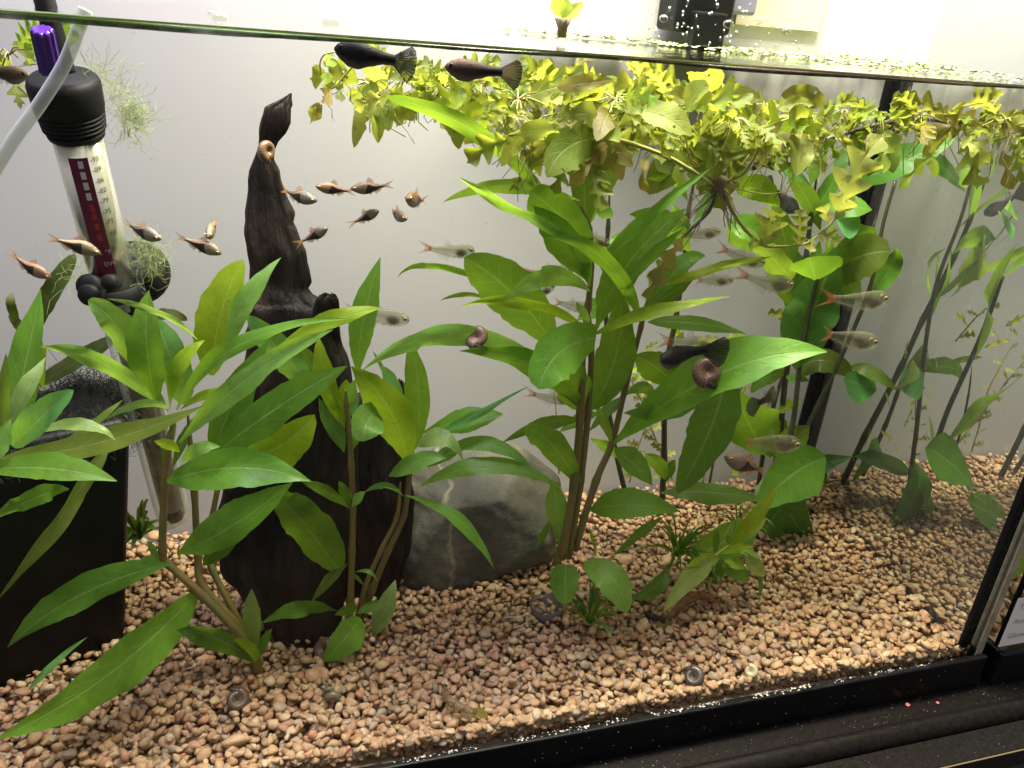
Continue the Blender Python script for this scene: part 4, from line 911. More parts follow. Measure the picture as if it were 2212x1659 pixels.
# old fern leaves behind the heater
fern = plant('fern', PR('A1', 150, 850, .2), 'dark mottled fern with algae spotted strap leaves behind the heater', 'fern')
F_ = lambda b, t, w, mid=None, d=.21: leaf(fern, 'A1', b, t, w, 'k', d, d, mid, tilt=.2, shape='s', mat='fern')
F_((140, 760), (490, 165), 125, (330, 420)); F_((250, 1010), (770, 700), 110, (520, 850)); F_((960, 610), (1225, 600), 78, (1090, 560), .2); F_((110, 600), (80, 420), 60, (70, 500)); F_((160, 700), (60, 560), 60)
leaf(fern, 'A1', (290, 1060), (310, 760), 60, 'y', .2, .19, (265, 900), tilt=.2)
# ------------------------------------------------------------------ floating plants under the surface
FG = 'floating plants at the surface'
_fl = [0]
def FLf(par, reg, b, t, w, col, d0, d1, mid=None, lobes=4, tilt=.25, **kw):
    return leaf(par, reg, b, t, w, col, d0, d1, mid, tilt=tilt, shape='b', mat='float', lobes=lobes, m=4, **kw)
def bunch(px, py, Y, n, size, label, cols=('o', 'y', 'o', 'w'), roots=9, down=.25, lob=.75):
    """a rosette hanging just under the surface at a picture position"""
    c = P(px, py, Y); c.z = min(c.z, WATER - .012); o = plant('floating_plant', c, label, 'floating plant', FG); r = random.Random(int(px * 3 + py))
    pet = []
    n = int(n * (1.6 if px < 1780 else 1.0))
    for i in range(n):
        a = 2 * math.pi * (i + r.uniform(-.4, .4)) / n; e = r.uniform(-1.0, .6) - down * r.random(); ln = size * r.uniform(.35, 1.15)
        d_ = Vector((math.cos(a) * math.cos(e), math.sin(a) * math.cos(e) * .8, math.sin(e))); p1 = c + d_ * ln; pm = c + d_ * ln * .5 + Vector((0, 0, ln * r.uniform(0, .22)))
        for q in (p1, pm): q.z = min(q.z, WATER - .004); q.y = min(max(q.y, .012), YB - .01); q.x = min(q.x, XR - .012)
        b0 = c + d_ * ln * r.uniform(.2, .4); pet.append(([c, (c + b0) / 2 + Vector((0, 0, .002)), b0], .00055)); leaf_obj(o, b0, (b0 + p1) / 2 + Vector((0, 0, ln * .06)), p1, ln * r.uniform(.26, .5), r.choice(cols), r.uniform(0, .9), 'b', 'float', lobes=r.choice([3, 3, 4, 5]) if r.random() < lob else 0, n=24, m=3, wave=r.uniform(.06, .16), fold=r.uniform(0, .4))
    many_tubes('stalks', pet, M['stem_yellow'], o, 4)
    st = []
    for i in range(roots):
        p = c + Vector((r.gauss(0, .012), r.gauss(0, .01), r.uniform(-.005, .005))); q = [p.copy()]; ln = r.uniform(.015, .05) * (1 if px > 1090 else .7)
        for k in range(5): p = p + Vector((r.gauss(0, .0045), r.gauss(0, .004), -ln / 5)); q.append(p.copy())
        st.append((q, .00032))
    if st: many_tubes('roots', st, M['root'], o, 4)
    return o
spots = [(800, 185, .12, 9, .045, 'leftmost small clump of floating plant below the black fish tail'), (880, 165, .15, 11, .05, 'bright curly clump left of the pinkish fish'), (960, 190, .13, 12, .052, 'bright curly clump under the pinkish fish'), (1040, 180, .17, 12, .055, 'yellow clump behind the pinkish fish tail'),
    (1120, 215, .12, 13, .062, 'olive clump right of the pinkish fish tail'), (1180, 180, .18, 12, .06, 'shaded clump behind the olive star leaves'), (1255, 230, .14, 13, .066, 'olive clump above the brown star leaves'), (1330, 215, .10, 13, .06, 'clump above the runner stem, left one'), (1400, 200, .17, 13, .066, 'dense clump under the middle of the surface'),
    (1455, 240, .12, 12, .064, 'dense clump left above the root centre'), (1530, 230, .16, 13, .066, 'dense clump right above the root centre'), (1590, 255, .10, 12, .06, 'clump with long yellow stem beside it'), (1660, 235, .15, 13, .066, 'clump in front of the corner plant top, left one'), (1735, 255, .12, 12, .06, 'clump in front of the corner plant top, right one'),
    (1820, 240, .16, 12, .058, 'green clump above the dark runner end'), (1900, 245, .13, 11, .052, 'bright green clump left of the corner seam top'), (1990, 250, .12, 10, .05, 'clump right of the corner seam top'), (2080, 255, .10, 11, .055, 'pale clump near the right edge'), (2170, 260, .08, 11, .055, 'rightmost pale clump at the picture edge'),
    (1250, 290, .10, 10, .06, 'low hanging olive clump over the middle plant'), (1500, 300, .13, 11, .058, 'low hanging clump just left of the root centre'), (1680, 310, .13, 10, .06, 'low hanging clump right of the root centre'), (1150, 270, .09, 9, .055, 'low hanging olive clump at the left end of the mass')]
for i, (x, y, Y, n, s, lab) in enumerate(spots): bunch(x, y, Y, n, s, lab, ((.22, .29, .04), (.30, .36, .09), (.24, .34, .03), (.19, .28, .04)) if x < 1090 else ((.13, .18, .022), (.17, .23, .03), (.21, .29, .035), (.27, .32, .07), (.12, .24, .025), (.16, .13, .035)))
bunch(20, 118, .17, 9, .05, 'green floating clump in the upper left corner behind the purple dial', ('m', 'y', 'o'), 3)
# star leaved plant with a brown centre
fs_ = plant('floating_plant', PR('T3', 310, 890, .09), 'star shaped olive floating plant with torn pointed leaves over the middle plant', 'floating plant', FG)
L = lambda *a, **k: FLf(fs_, *a, **k)
L('T3', (310, 890), (-75, 1160), 290, 'o', .09, .05, (60, 960), lobes=0, tilt=.2); L('T3', (310, 890), (-360, 890), 190, 'o', .09, .05, (-30, 850), lobes=2); L('T3', (330, 930), (50, 1225), 170, 'br', .09, .06, (190, 1070), lobes=2); L('T3', (320, 920), (260, 1160), 110, 'o', .09, .08, lobes=2)
L('T3', (310, 880), (100, 700), 160, 'o', .10, .08, lobes=0); L('T3', (320, 880), (480, 780), 120, 'o', .09, .08, lobes=2); L('T3', (330, 900), (420, 1010), 90, 'br', .09, .08, lobes=2)
L('T3', (-10, 570), (360, 520), 110, 'br', .08, .07, (160, 545), lobes=0); L('T3', (600, 1010), (605, 1285), 80, 'br', .10, .09, (545, 1150), lobes=2); L('T3', (640, 1030), (740, 1140), 110, 'o', .12, .11, lobes=0)
stem(fs_, 'T3', [(300, 890), (480, 940), (700, 1020), (860, 1110), (1010, 1210)], .09, 30, 26, 'stem_yellow', 'runner')
# plant whose root centre hangs down, with runner and pale lobed leaves
fr = plant('floating_plant', PR('T3', 1040, 1210, .10), 'floating plant with brown root centre hanging low and pale lobed leaves on a curved runner', 'floating plant', FG)
L = lambda *a, **k: FLf(fr, *a, **k)
disc('root_crown', PR('T3', 1040, 1212, .10), Vector((.1, -.5, .8)), .0052, [(-.008, .5), (-.004, .95), (.003, 1.0), (.008, .6)], M['root'], fr, 14)
stem(fr, 'T3', [(1085, 1240), (1130, 1370), (1220, 1500), (1335, 1600), (1450, 1610), (1560, 1600)], .10, 30, 16, 'stem_yellow', 'runner')
stem(fr, 'T4', [(210, 1600), (290, 1590), (400, 1510), (500, 1400), (560, 1330)], .10, 16, 14, 'stem_yellow', 'runner')
stem(fr, 'T3', [(1040, 1240), (980, 1380), (880, 1480), (800, 1560)], .10, 26, 18, 'stem_dark', 'stalk')
for pts in ([(1040, 1200), (1020, 1050), (1060, 940)], [(1060, 1190), (1100, 1060), (1090, 800)], [(1000, 1190), (880, 1080), (830, 900), (830, 720)], [(1040, 1190), (950, 1120), (860, 960)], [(1100, 1200), (1250, 1010), (1430, 800)], [(1070, 1190), (1210, 1130), (1330, 940)]): stem(fr, 'T3', pts, .10, 17, 12, random.choice(['stem_yellow', 'root', 'stem_yellow']), 'stalk')
stem(fr, 'T3', [(1080, 1215), (1260, 1255), (1400, 1265), (1659, 1220)], .10, 10, 5, 'stem_yellow', 'root'); stem(fr, 'T3', [(1000, 1215), (900, 1200), (820, 1180), (780, 1150)], .10, 10, 5, 'root', 'root'); stem(fr, 'T3', [(1010, 1225), (920, 1275), (800, 1270)], .10, 9, 4, 'root', 'root')
r = random.Random(2); st = []
for i in range(22):
    a = r.uniform(0, 2 * math.pi); p = PR('T3', 1045, 1215, .10); dr = Vector((math.cos(a), r.uniform(-.6, .6), math.sin(a) * .6 - .75)).normalized(); q = [p.copy()]; ln = r.uniform(.012, .06)
    for k in range(5): dr = (dr + Vector((r.gauss(0, .2), r.gauss(0, .2), r.gauss(-.08, .2)))).normalized(); p = p + dr * ln / 5; q.append(p.copy())
    st.append((q, .0004))
many_tubes('roots', st, M['root'], fr, 4)
L('T3', (1340, 1610), (1405, 1365), 230, 'w', .10, .09, lobes=3, tilt=.1); L('T3', (1330, 1600), (1230, 1590), 90, 'w', .10, .09, lobes=2); L('T3', (1345, 1600), (1450, 1500), 80, 'w', .10, .09, lobes=2)
L('T3', (1570, 1610), (1575, 1365), 150, 'w', .10, .095, lobes=4, tilt=.1); L('T4', (500, 1410), (800, 875), 300, 'w', .10, .08, (610, 1130), lobes=4, tilt=.15); L('T4', (470, 1440), (625, 1290), 110, 'w', .10, .09, lobes=2)
L('T4', (440, 1460), (385, 1345), 110, 'w', .10, .095, lobes=2); L('T4', (360, 1530), (510, 1590), 140, 'w', .10, .09, lobes=3); L('T4', (330, 1560), (310, 1650), 90, 'w', .10, .09, lobes=2)
L('A3', (1310, 60), (1035, 530), 150, 'br', .10, .09, (1180, 260), lobes=4, tilt=.2); L('A3', (1200, 200), (1080, 380), 120, 'w', .098, .09, lobes=2)
L('T4', (1140, 1000), (885, 1252), 110, 'y', .12, .10, (1010, 1100), lobes=3); L('T4', (1290, 930), (1490, 1075), 150, 'w', .09, .07, (1400, 960), lobes=3); L('T4', (1100, 1030), (1140, 1160), 60, 'y', .11, .10, lobes=0)
L('T4', (1570, 980), (1620, 1280), 110, 'br', .08, .07, lobes=2); L('T4', (50, 640), (110, 940), 60, 'y', .1, .09, lobes=0); L('T3', (1560, 870), (1500, 1130), 70, 'y', .12, .11, (1570, 1000), lobes=0)
for (b, t, w) in (((1400, 880), (1640, 820), 90), ((1659, 760), (1420, 880), 110), ((1560, 700), (1700, 900), 130), ((1280, 830), (1180, 960), 70)): L('T3', b, t, w, 'y', .11, .10, lobes=2)
stem(fr, 'T4', [(-60, 1100), (100, 1040), (480, 890), (820, 800), (960, 775), (1200, 790), (1400, 830)], [.15, .15, .15, .15, .15, .15, .15], 34, 30, 'stem_dark', 'runner')
# drooping sprig at the left of the mass
fl = plant('floating_plant', PR('T2', 480, 430, .10), 'small drooping sprig with torn leaves under the black fish', 'floating plant', FG)
L = lambda *a, **k: FLf(fl, *a, **k)
stem(fl, 'T2', [(500, 410), (430, 490), (380, 550), (320, 600)], .10, 14, 10, 'stem_yellow', 'stalk'); stem(fl, 'T2', [(360, 340), (290, 360), (265, 430), (300, 520), (370, 560)], .10, 12, 9, 'stem_yellow', 'stalk')
L('T2', (345, 580), (200, 812), 130, 'br', .10, .09, (270, 680), lobes=2); L('T2', (385, 560), (405, 670), 80, 'o', .10, .09, lobes=2); L('T2', (310, 350), (350, 445), 90, 'y', .10, .09, lobes=2); L('T2', (285, 480), (330, 540), 70, 'y', .10, .09, lobes=0); L('T2', (300, 560), (430, 580), 60, 'o', .10, .09, lobes=2)
L('T2', (710, 640), (480, 720), 150, 'w', .10, .09, (600, 660), lobes=3); L('T2', (690, 660), (560, 760), 110, 'w', .10, .09, lobes=3); L('T2', (650, 590), (535, 610), 90, 'o', .10, .09, lobes=0)
L('T2', (1120, 680), (960, 735), 90, 'y', .11, .10, lobes=0); L('T2', (1180, 560), (1140, 720), 110, 'y', .11, .10, lobes=0); L('T2', (1330, 740), (1190, 720), 110, 'y', .11, .10, lobes=0)
# scum of tiny floating leaves along the back waterline
M['scum'] = simple('tiny_floating_leaves', (.36, .46, .12), .5, noise=(80, (.55, .60, .32)))
vs, fs = [], []; r = random.Random(8)
for i in range(2600):
    x = .22 + (XR - .23) * r.random() ** .75; y = YB - .005 - abs(r.gauss(0, 1)) * (.016 + .10 * max(0, (x - .3) / .35)); 
    if y < .012 or y > YB - .003: continue
    z = WATER + .0012 + r.uniform(0, .002); a = r.uniform(0, 6); s_ = r.uniform(.0012, .0032); o = len(vs)
    for k in range(6): vs.append((x + math.cos(a + k * 1.047) * s_, y + math.sin(a + k * 1.047) * s_ * .8, z + .0005 * math.sin(k)))
    fs.append(tuple(range(o, o + 6)))
sc_ = link('duckweed', mesh('duckweed', vs, fs), M['scum']); props(sc_, 'tiny pale green floating leaves along the back waterline at right', 'duckweed', kind='stuff')
# ------------------------------------------------------------------ fish
def mat_fish(kind):
    m, nt, out = mat_new(kind + '_skin'); N = NT(nt); tc = N.n('TexCoord'); uv = N.n('SeparateXYZ', {0: tc.outputs['UV']}); u, v = uv.outputs[0], uv.outputs[1]
    obj = tc.outputs['Object']; col = N.n('ObjectInfo').outputs['Color']
    sc = N.n('TexVoronoi', {'Vector': tc.outputs['UV'], 'Scale': 26.0}).outputs['Distance']
    nz = N.noise(5, tc.outputs['UV'], 3)
    if kind == 'rasbora':
        c = N.ramp(v, [(0, (.27, .25, .18)), (.3, (.24, .20, .12)), (.55, (.22, .16, .08)), (.8, (.11, .08, .04)), (1, (.06, .045, .025))])
        c = N.mix(.45, c, col); c = N.mix(1.0, c, c4((.74, .74, .74)), 'MULTIPLY'); c = N.mix(N.math('MULTIPLY', sc, .7, clamp=True), N.mix(.14, c, c4((.7, .65, .5))), c)
        hw = N.math('MULTIPLY_ADD', N.math('POWER', N.math('DIVIDE', u, .56), 1.5), .34, .10)
        wedge = N.math('MULTIPLY', N.math('LESS_THAN', N.math('ABSOLUTE', N.math('SUBTRACT', v, .44)), hw), N.math('LESS_THAN', N.math('ADD', u, N.math('MULTIPLY', N.math('SUBTRACT', v, .5), .12)), .55))
        wedge = N.math('MULTIPLY', wedge, N.math('GREATER_THAN', u, .03)); c = N.mix(N.math('MULTIPLY', wedge, .96), c, c4((.008, .008, .012)))
        edge = N.math('MULTIPLY', N.math('LESS_THAN', N.math('ABSOLUTE', N.math('SUBTRACT', N.math('SUBTRACT', v, .44), N.math('ADD', hw, .07))), .07), N.math('LESS_THAN', u, .5))
        c = N.mix(N.math('MULTIPLY', edge, .55), c, c4((.62, .24, .08)))
        b = N.n('BsdfPrincipled', {'Base Color': c, 'Roughness': .35, 'Metallic': .1, 'Specular IOR Level': .6, 'Normal': N.bump(sc, .25, .004)}); sh = b.outputs[0]
    elif kind == 'tetra':
        gut = N.math('SUBTRACT', 1.0, N.math('MULTIPLY', N.math('ADD', N.math('POWER', N.math('DIVIDE', N.math('SUBTRACT', u, .70), .17), 2.0), N.math('POWER', N.math('DIVIDE', N.math('SUBTRACT', v, .36), .33), 2.0)), .9), clamp=True)
        spine = N.math('SUBTRACT', 1.0, N.math('MULTIPLY', N.math('ABSOLUTE', N.math('SUBTRACT', v, .58)), 12.0), clamp=True)
        head = N.math('MULTIPLY_ADD', u, 5.0, -4.15, True)
        c = N.mix(gut, c4((.40, .38, .24)), N.mix(nz, c4((.05, .055, .045)), c4((.34, .26, .12)))); c = N.mix(N.math('MULTIPLY', spine, .65), c, c4((.12, .115, .08))); c = N.mix(N.math('MULTIPLY', head, .7), c, c4((.30, .30, .24)))
        b = N.n('BsdfPrincipled', {'Base Color': c, 'Roughness': .25, 'Specular IOR Level': .6}); t = N.n('BsdfTransparent', {0: (.93, .93, .86, 1)})
        k = N.math('MAXIMUM', N.math('MAXIMUM', N.math('MULTIPLY', gut, .95), N.math('MULTIPLY', head, .6)), N.math('MULTIPLY', spine, .55)); k = N.math('MAXIMUM', k, .26, clamp=True)
        sh = N.n('MixShader', {0: k, 1: t.outputs[0], 2: b.outputs[0]}).outputs[0]
    else:
        c = N.ramp(v, [(0, (.40, .38, .34)), (.16, (.26, .25, .22)), (.34, (.014, .013, .014)), (1, (.008, .008, .008))])
        fw = N.math('MULTIPLY_ADD', u, 2.4, -1.25, True); c = N.mix(N.math('MULTIPLY', fw, nz), N.mix(.6, c, c4((.012, .012, .013))), c)
        c = N.mix(N.math('MULTIPLY_ADD', u, .8, -.1, True), c, N.mix(.72, c, col))
        b = N.n('BsdfPrincipled', {'Base Color': c, 'Roughness': .5, 'Specular IOR Level': .08, 'Normal': N.bump(sc, .2, .003)}); sh = b.outputs[0]
    nt.links.new(sh, out.inputs[0]); return m
def mat_fin(name, c0, c1, a0, a1):
    m, nt, out = mat_new(name); N = NT(nt); tc = N.n('TexCoord'); uv = N.n('SeparateXYZ', {0: tc.outputs['UV']}); u, v = uv.outputs[0], uv.outputs[1]
    ray_ = N.math('MULTIPLY_ADD', N.math('SINE', N.math('MULTIPLY', v, 75.0)), .5, .5)
    c = N.mix(u, c4(c0), c4(c1)); d = N.n('BsdfPrincipled', {'Base Color': c, 'Roughness': .4}); tl = N.n('BsdfTranslucent', {0: c}); s0 = N.n('MixShader', {0: .4, 1: d.outputs[0], 2: tl.outputs[0]})
    k = N.math('ADD', N.math('MULTIPLY_ADD', u, a1 - a0, a0), N.math('MULTIPLY_ADD', ray_, .16, -.08), clamp=True)
    s = N.n('MixShader', {0: k, 1: N.n('BsdfTransparent').outputs[0], 2: s0.outputs[0]}); nt.links.new(s.outputs[0], out.inputs[0]); return m
for k in ('rasbora', 'tetra', 'guppy'): M[k] = mat_fish(k)
M['fin_rasbora'] = mat_fin('orange_fin', (.70, .27, .03), (.62, .36, .12), .92, .45); M['fin_tetra'] = mat_fin('clear_fin', (.5, .48, .38), (.5, .48, .38), .35, .14)
M['tail_tetra'] = mat_fin('red_tail_fin', (.80, .17, .05), (.72, .30, .16), .92, .35); M['fin_guppy'] = mat_fin('black_fin', (.010, .010, .010), (.02, .02, .02), .98, .82); M['fin_pale'] = mat_fin('pale_fin', (.35, .32, .26), (.3, .28, .22), .45, .2)
M['fin_pink'] = mat_fin('brown_fin', (.16, .09, .07), (.01, .01, .01), .9, .9)
M['eye_gold'] = simple('gold_eye', (.62, .50, .18), .2, .3, coat=.8); M['eye_dark'] = simple('dark_pupil', (.003, .003, .003), .08)
SH = {  # stations from the tail root (0) to the nose (1): height above and below the middle line, half width
 'rasbora': ([0, .12, .28, .45, .6, .72, .84, .93, 1], [.045, .055, .10, .165, .19, .175, .125, .08, .012], [.045, .06, .12, .185, .20, .18, .13, .08, .012], [.018, .03, .05, .07, .08, .08, .068, .045, .008]),
 'tetra': ([0, .15, .35, .55, .7, .82, .91, .97, 1], [.042, .05, .075, .10, .115, .11, .085, .055, .012], [.042, .06, .10, .13, .14, .12, .09, .055, .012], [.015, .025, .035, .045, .055, .055, .046, .03, .008]),
 'guppy': ([0, .2, .4, .6, .75, .87, .95, 1], [.050, .056, .080, .105, .105, .082, .05, .012], [.046, .056, .095, .14, .130, .09, .05, .012], [.03, .045, .06, .075, .075, .06, .04, .008])}
def fish_meshes(kind, bend=0.0):
    xs, tp, bt, wd = SH[kind]; n = 16; st = []; q = 5; R = {}
    for a in range(len(xs) - 1):
        for i in range(q):
            f = i / q; s = f * f * (3 - 2 * f) * .5 + f * .5; st.append([xs[a] + (xs[a + 1] - xs[a]) * f] + [l[a] + (l[a + 1] - l[a]) * s for l in (tp, bt, wd)])
    st.append([xs[-1], tp[-1], bt[-1], wd[-1]]); vs, fs, uv = [], [], []; bl = .76
    for x, t, b, w in st:
        for k in range(n):
            a = 2 * math.pi * k / n; s, c = math.sin(a), math.cos(a); h = (t if s > 0 else b) * s; vs.append(((x * bl + .24), c * w * (abs(c) ** .1 if c else 1), h)); uv.append((x, (h + b) / (t + b)))
    for i in range(len(st) - 1):
        for k in range(n): fs.append((i * n + k, i * n + (k + 1) % n, (i + 1) * n + (k + 1) % n, (i + 1) * n + k))
    fs.append(tuple(range(n))[::-1]); fs.append(tuple(range((len(st) - 1) * n, len(st) * n)))
    R['body'] = mesh('body', vs, fs, uv); R['body'].materials.append(M[kind])
    def fan(name, root, tips, mat, curve=.012):
        # membrane between a root line and a row of tip points (x, z)
        m_ = len(tips); vs, fs, uv = [], [], []
        for i, tpnt in enumerate(tips):
            f = i / (m_ - 1); r0 = (root[0][0] + (root[1][0] - root[0][0]) * f, root[0][1] + (root[1][1] - root[0][1]) * f)
            for j in range(5): g = j / 4; vs.append((r0[0] + (tpnt[0] - r0[0]) * g, curve * math.sin(f * 6 + 1) * g, r0[1] + (tpnt[1] - r0[1]) * g)); uv.append((g, f))
        for i in range(m_ - 1):
            for j in range(4): a = i * 5 + j; fs.append((a, a + 1, a + 6, a + 5))
        me = mesh(name, vs, fs, uv); me.materials.append(M[mat]); return me
    if kind == 'rasbora':
        R['tail_fin'] = fan('tail_fin', ((.25, .04), (.25, -.04)), [(.0, .15), (.04, .105), (.10, .05), (.145, .0), (.10, -.05), (.04, -.105), (.0, -.15)], 'fin_rasbora')
        R['dorsal_fin'] = fan('dorsal_fin', ((.66, .135), (.52, .12)), [(.60, .30), (.54, .27), (.50, .20), (.47, .15)], 'fin_rasbora', .004); R['anal_fin'] = fan('anal_fin', ((.50, -.13), (.34, -.06)), [(.44, -.22), (.38, -.17), (.33, -.12), (.30, -.09)], 'fin_rasbora', .004); R['pelvic_fin'] = fan('pelvic_fin', ((.64, -.15), (.58, -.15)), [(.57, -.24), (.54, -.21), (.53, -.18)], 'fin_rasbora', .01)
    elif kind == 'tetra':
        R['tail_fin'] = fan('tail_fin', ((.27, .035), (.27, -.035)), [(.0, .13), (.06, .10), (.13, .05), (.17, .0), (.13, -.05), (.06, -.10), (.0, -.13)], 'tail_tetra')
        R['dorsal_fin'] = fan('dorsal_fin', ((.60, .075), (.52, .065)), [(.52, .18), (.48, .15), (.46, .11), (.45, .08)], 'fin_tetra', .004); R['anal_fin'] = fan('anal_fin', ((.60, -.09), (.30, -.04)), [(.55, -.20), (.48, -.15), (.40, -.11), (.30, -.07), (.27, -.05)], 'fin_tetra', .004); R['pelvic_fin'] = fan('pelvic_fin', ((.70, -.10), (.66, -.10)), [(.64, -.17), (.62, -.15), (.61, -.12)], 'fin_tetra', .01)
    else:
        R['tail_fin'] = fan('tail_fin', ((.27, .042), (.27, -.038)), [(.05, .155), (-.01, .12), (-.05, .04), (-.05, -.05), (-.02, -.14), (.05, -.19)], 'fin_guppy', .02)
        R['dorsal_fin'] = fan('dorsal_fin', ((.58, .075), (.48, .07)), [(.42, .17), (.37, .15), (.35, .11), (.36, .085)], 'fin_pale', .008); R['anal_fin'] = fan('anal_fin', ((.56, -.10), (.48, -.08)), [(.48, -.18), (.44, -.16), (.43, -.11)], 'fin_pale', .006); R['pelvic_fin'] = fan('pelvic_fin', ((.68, -.09), (.63, -.09)), [(.60, -.17), (.58, -.14), (.57, -.11)], 'fin_pale', .01)
    ex, ez, ew, er = {'rasbora': (.915, .022, .050, .036), 'tetra': (.925, .022, .036, .030), 'guppy': (.935, .02, .042, .028)}[kind]
    for s in (1, -1):
        v, f = ICO[2]; me = mesh('eye', v * np.array([er, er * .45, er]) + np.array([ex, s * ew, ez]), [tuple(t) for t in f]); me.materials.append(M['eye_gold'] if kind != 'guppy' else M['eye_dark']); R[('eye', s)] = me
        me = mesh('pupil', v * np.array([er * .55, er * .3, er * .55]) + np.array([ex, s * (ew + er * .25), ez]), [tuple(t) for t in f]); me.materials.append(M['eye_dark']); R[('pupil', s)] = me
    for me in R.values():
        for v_ in me.vertices: v_.co.y += bend * ((v_.co.x - .62) ** 2) * (1 if v_.co.x < .62 else .4)
    for me in R.values(): me.polygons.foreach_set('use_smooth', [True] * len(me.polygons))
    return R
FM = {k: [fish_meshes(k, b) for b in (0.0, .55, -.55, .25, -.3)] for k in SH}; _fi = [0]
FGR = {'rasbora': 'small golden fish with a black wedge', 'tetra': 'clear bodied fish with red tails', 'guppy': 'dark fan tailed fish'}
NAMES = {'rasbora': 'wedge_marked_fish', 'tetra': 'glassy_fish', 'guppy': 'fan_tailed_fish'}
def fish(kind, nose, tail, Yn, Yt, label, col=(.5, .36, .18), tailmat=None, scale_h=1.0, bend=0.0, pts=None):
    pn, pt = pts if pts else (P(*nose, Yn), P(*tail, Yt)); X = (pn - pt); Ln = X.length; X.normalize(); Y = Vector((0, 0, 1)).cross(X).normalized(); Z = X.cross(Y)
    o = empty(NAMES[kind], pt, label, 'fish', FGR[kind]); o.matrix_world = Matrix.LocRotScale(pt, Matrix((X, Y, Z)).transposed().to_quaternion(), Vector((Ln, Ln, Ln * scale_h * {'rasbora': .74, 'tetra': 1.0, 'guppy': 1.3}[kind])))
    _fi[0] += 1; R = FM[kind][_fi[0] % 5]; made = {}
    for key, me in R.items():
        nm = key if isinstance(key, str) else key[0]; par = made[('eye', key[1])] if nm == 'pupil' else o
        c = bpy.data.objects.new(nm, me); COL.objects.link(c); c.parent = par; c.color = (*col, 1); made[key] = c
        if nm == 'tail_fin' and tailmat:
            me2 = me.copy(); me2.materials.clear(); me2.materials.append(M[tailmat]); c.data = me2
    return o
OR = (.52, .21, .07); GO = (.36, .25, .10); SI = (.26, .24, .15)
fish('rasbora', (110, 602), (8, 546), .055, .06, 'orange wedge marked fish nearest the left edge, swimming down', OR)
fish('rasbora', (217, 547), (95, 507), .06, .055, 'golden wedge marked fish in front of the lower heater tube', GO)
fish('rasbora', (348, 517), (256, 478), .09, .11, 'wedge marked fish just right of the heater tube', SI)
fish('rasbora', (480, 548), (377, 506), .09, .10, 'wedge marked fish left of the driftwood, pointing down right', GO)
fish('rasbora', (448, 512), (470, 470), .09, .125, 'wedge marked fish left of the driftwood, turned toward the viewer', GO)
fish('rasbora', (684, 435), (594, 408), .13, .15, 'wedge marked fish crossing in front of the driftwood', SI)
fish('rasbora', (709, 492), (640, 527), .13, .14, 'wedge marked fish rising from the lower driftwood edge', SI)
fish('rasbora', (681, 402), (772, 415), .15, .15, 'orange wedge marked fish facing left, beside the driftwood', OR)
fish('rasbora', (757, 408), (855, 400), .14, .14, 'copper wedge marked fish with its nose at another fish tail', (.42, .24, .10))
fish('rasbora', (878, 429), (923, 433), .14, .175, 'small copper wedge marked fish furthest right of its shoal', OR)
fish('rasbora', (877, 474), (831, 448), .13, .16, 'reddish wedge marked fish turned half toward the viewer', (.40, .20, .12))
fish('rasbora', (820, 454), (753, 485), .14, .15, 'pale wedge marked fish rising below the pair', SI)
T_ = lambda n, t, Y, lab, Y2=None: fish('tetra', n, t, Y, Y2 or Y, lab)
T_((1026, 543), (897, 536), .14, 'clear red tailed fish left of the middle plant, above its round leaf'); T_((884, 692), (732, 665), .16, 'clear red tailed fish behind the upright leaf near the driftwood')
T_((1240, 583), (1120, 591), .15, 'clear red tailed fish behind the large round leaf'); T_((1200, 618), (1110, 650), .15, 'clear fish whose head shows right of the round leaf'); T_((1278, 668), (1182, 646), .15, 'clear red tailed fish behind the twin stems')
T_((1318, 531), (1240, 492), .17, 'clear fish showing its head beside the middle stem top'); T_((1556, 500), (1455, 510), .15, 'clear fish behind the hanging roots'); T_((1652, 570), (1540, 531), .13, 'clear red tailed fish below the pale lobed leaves'); T_((1716, 619), (1586, 594), .12, 'clear red tailed fish swimming down at the corner plant')
T_((1582, 605), (1484, 602), .15, 'clear fish with its nose near another red tail'); T_((1920, 647), (1768, 647), .11, 'upper clear red tailed fish right of the corner seam'); T_((1894, 741), (1754, 714), .12, 'lower clear red tailed fish right of the corner seam'); T_((1560, 744), (1407, 735), .12, 'clear red tailed fish above the small black fish')
T_((1245, 862), (1128, 854), .14, 'clear red tailed fish low beside the middle stems'); T_((1726, 960), (1579, 945), .13, 'clear red tailed fish low by the dark corner stems'); T_((1215, 800), (1126, 788), .16, 'clear fish behind the drooping heart shaped leaf, red tail showing')
fish('guppy', (722, 105), (896, 140), .035, .035, 'black fan tailed fish at the surface', (.03, .03, .03), scale_h=1.02); fish('guppy', (961, 144), (1121, 160), .045, .05, 'pinkish brown fish with a black tail at the surface', (.28, .16, .13), 'fin_pink', .85)
fish('guppy', (1423, 778), (1540, 745), .07, .09, 'small black fish with grey fan tail beside the big snail', (.05, .045, .04)); fish('guppy', (1680, 838), (1640, 880), .13, .16, 'small dark fish hanging by the corner stems', (.3, .26, .16)); fish('guppy', (60, 163), (-60, 150), .04, .05, 'brown fish cut off by the upper left edge', (.25, .18, .08))
fish('rasbora', (1566, 986), (1668, 1026), .13, .13, 'rosy brown deep bodied fish low behind the large dark leaf', (.32, .16, .11))
q1, q2 = virt('T4', 1450, 1400, .25), virt('T4', 1720, 1240, .25); fish('guppy', None, None, 0, 0, 'silver grey fish by the corner plant top, mirrored in the end pane', (.4, .38, .34), pts=(q1, q2))

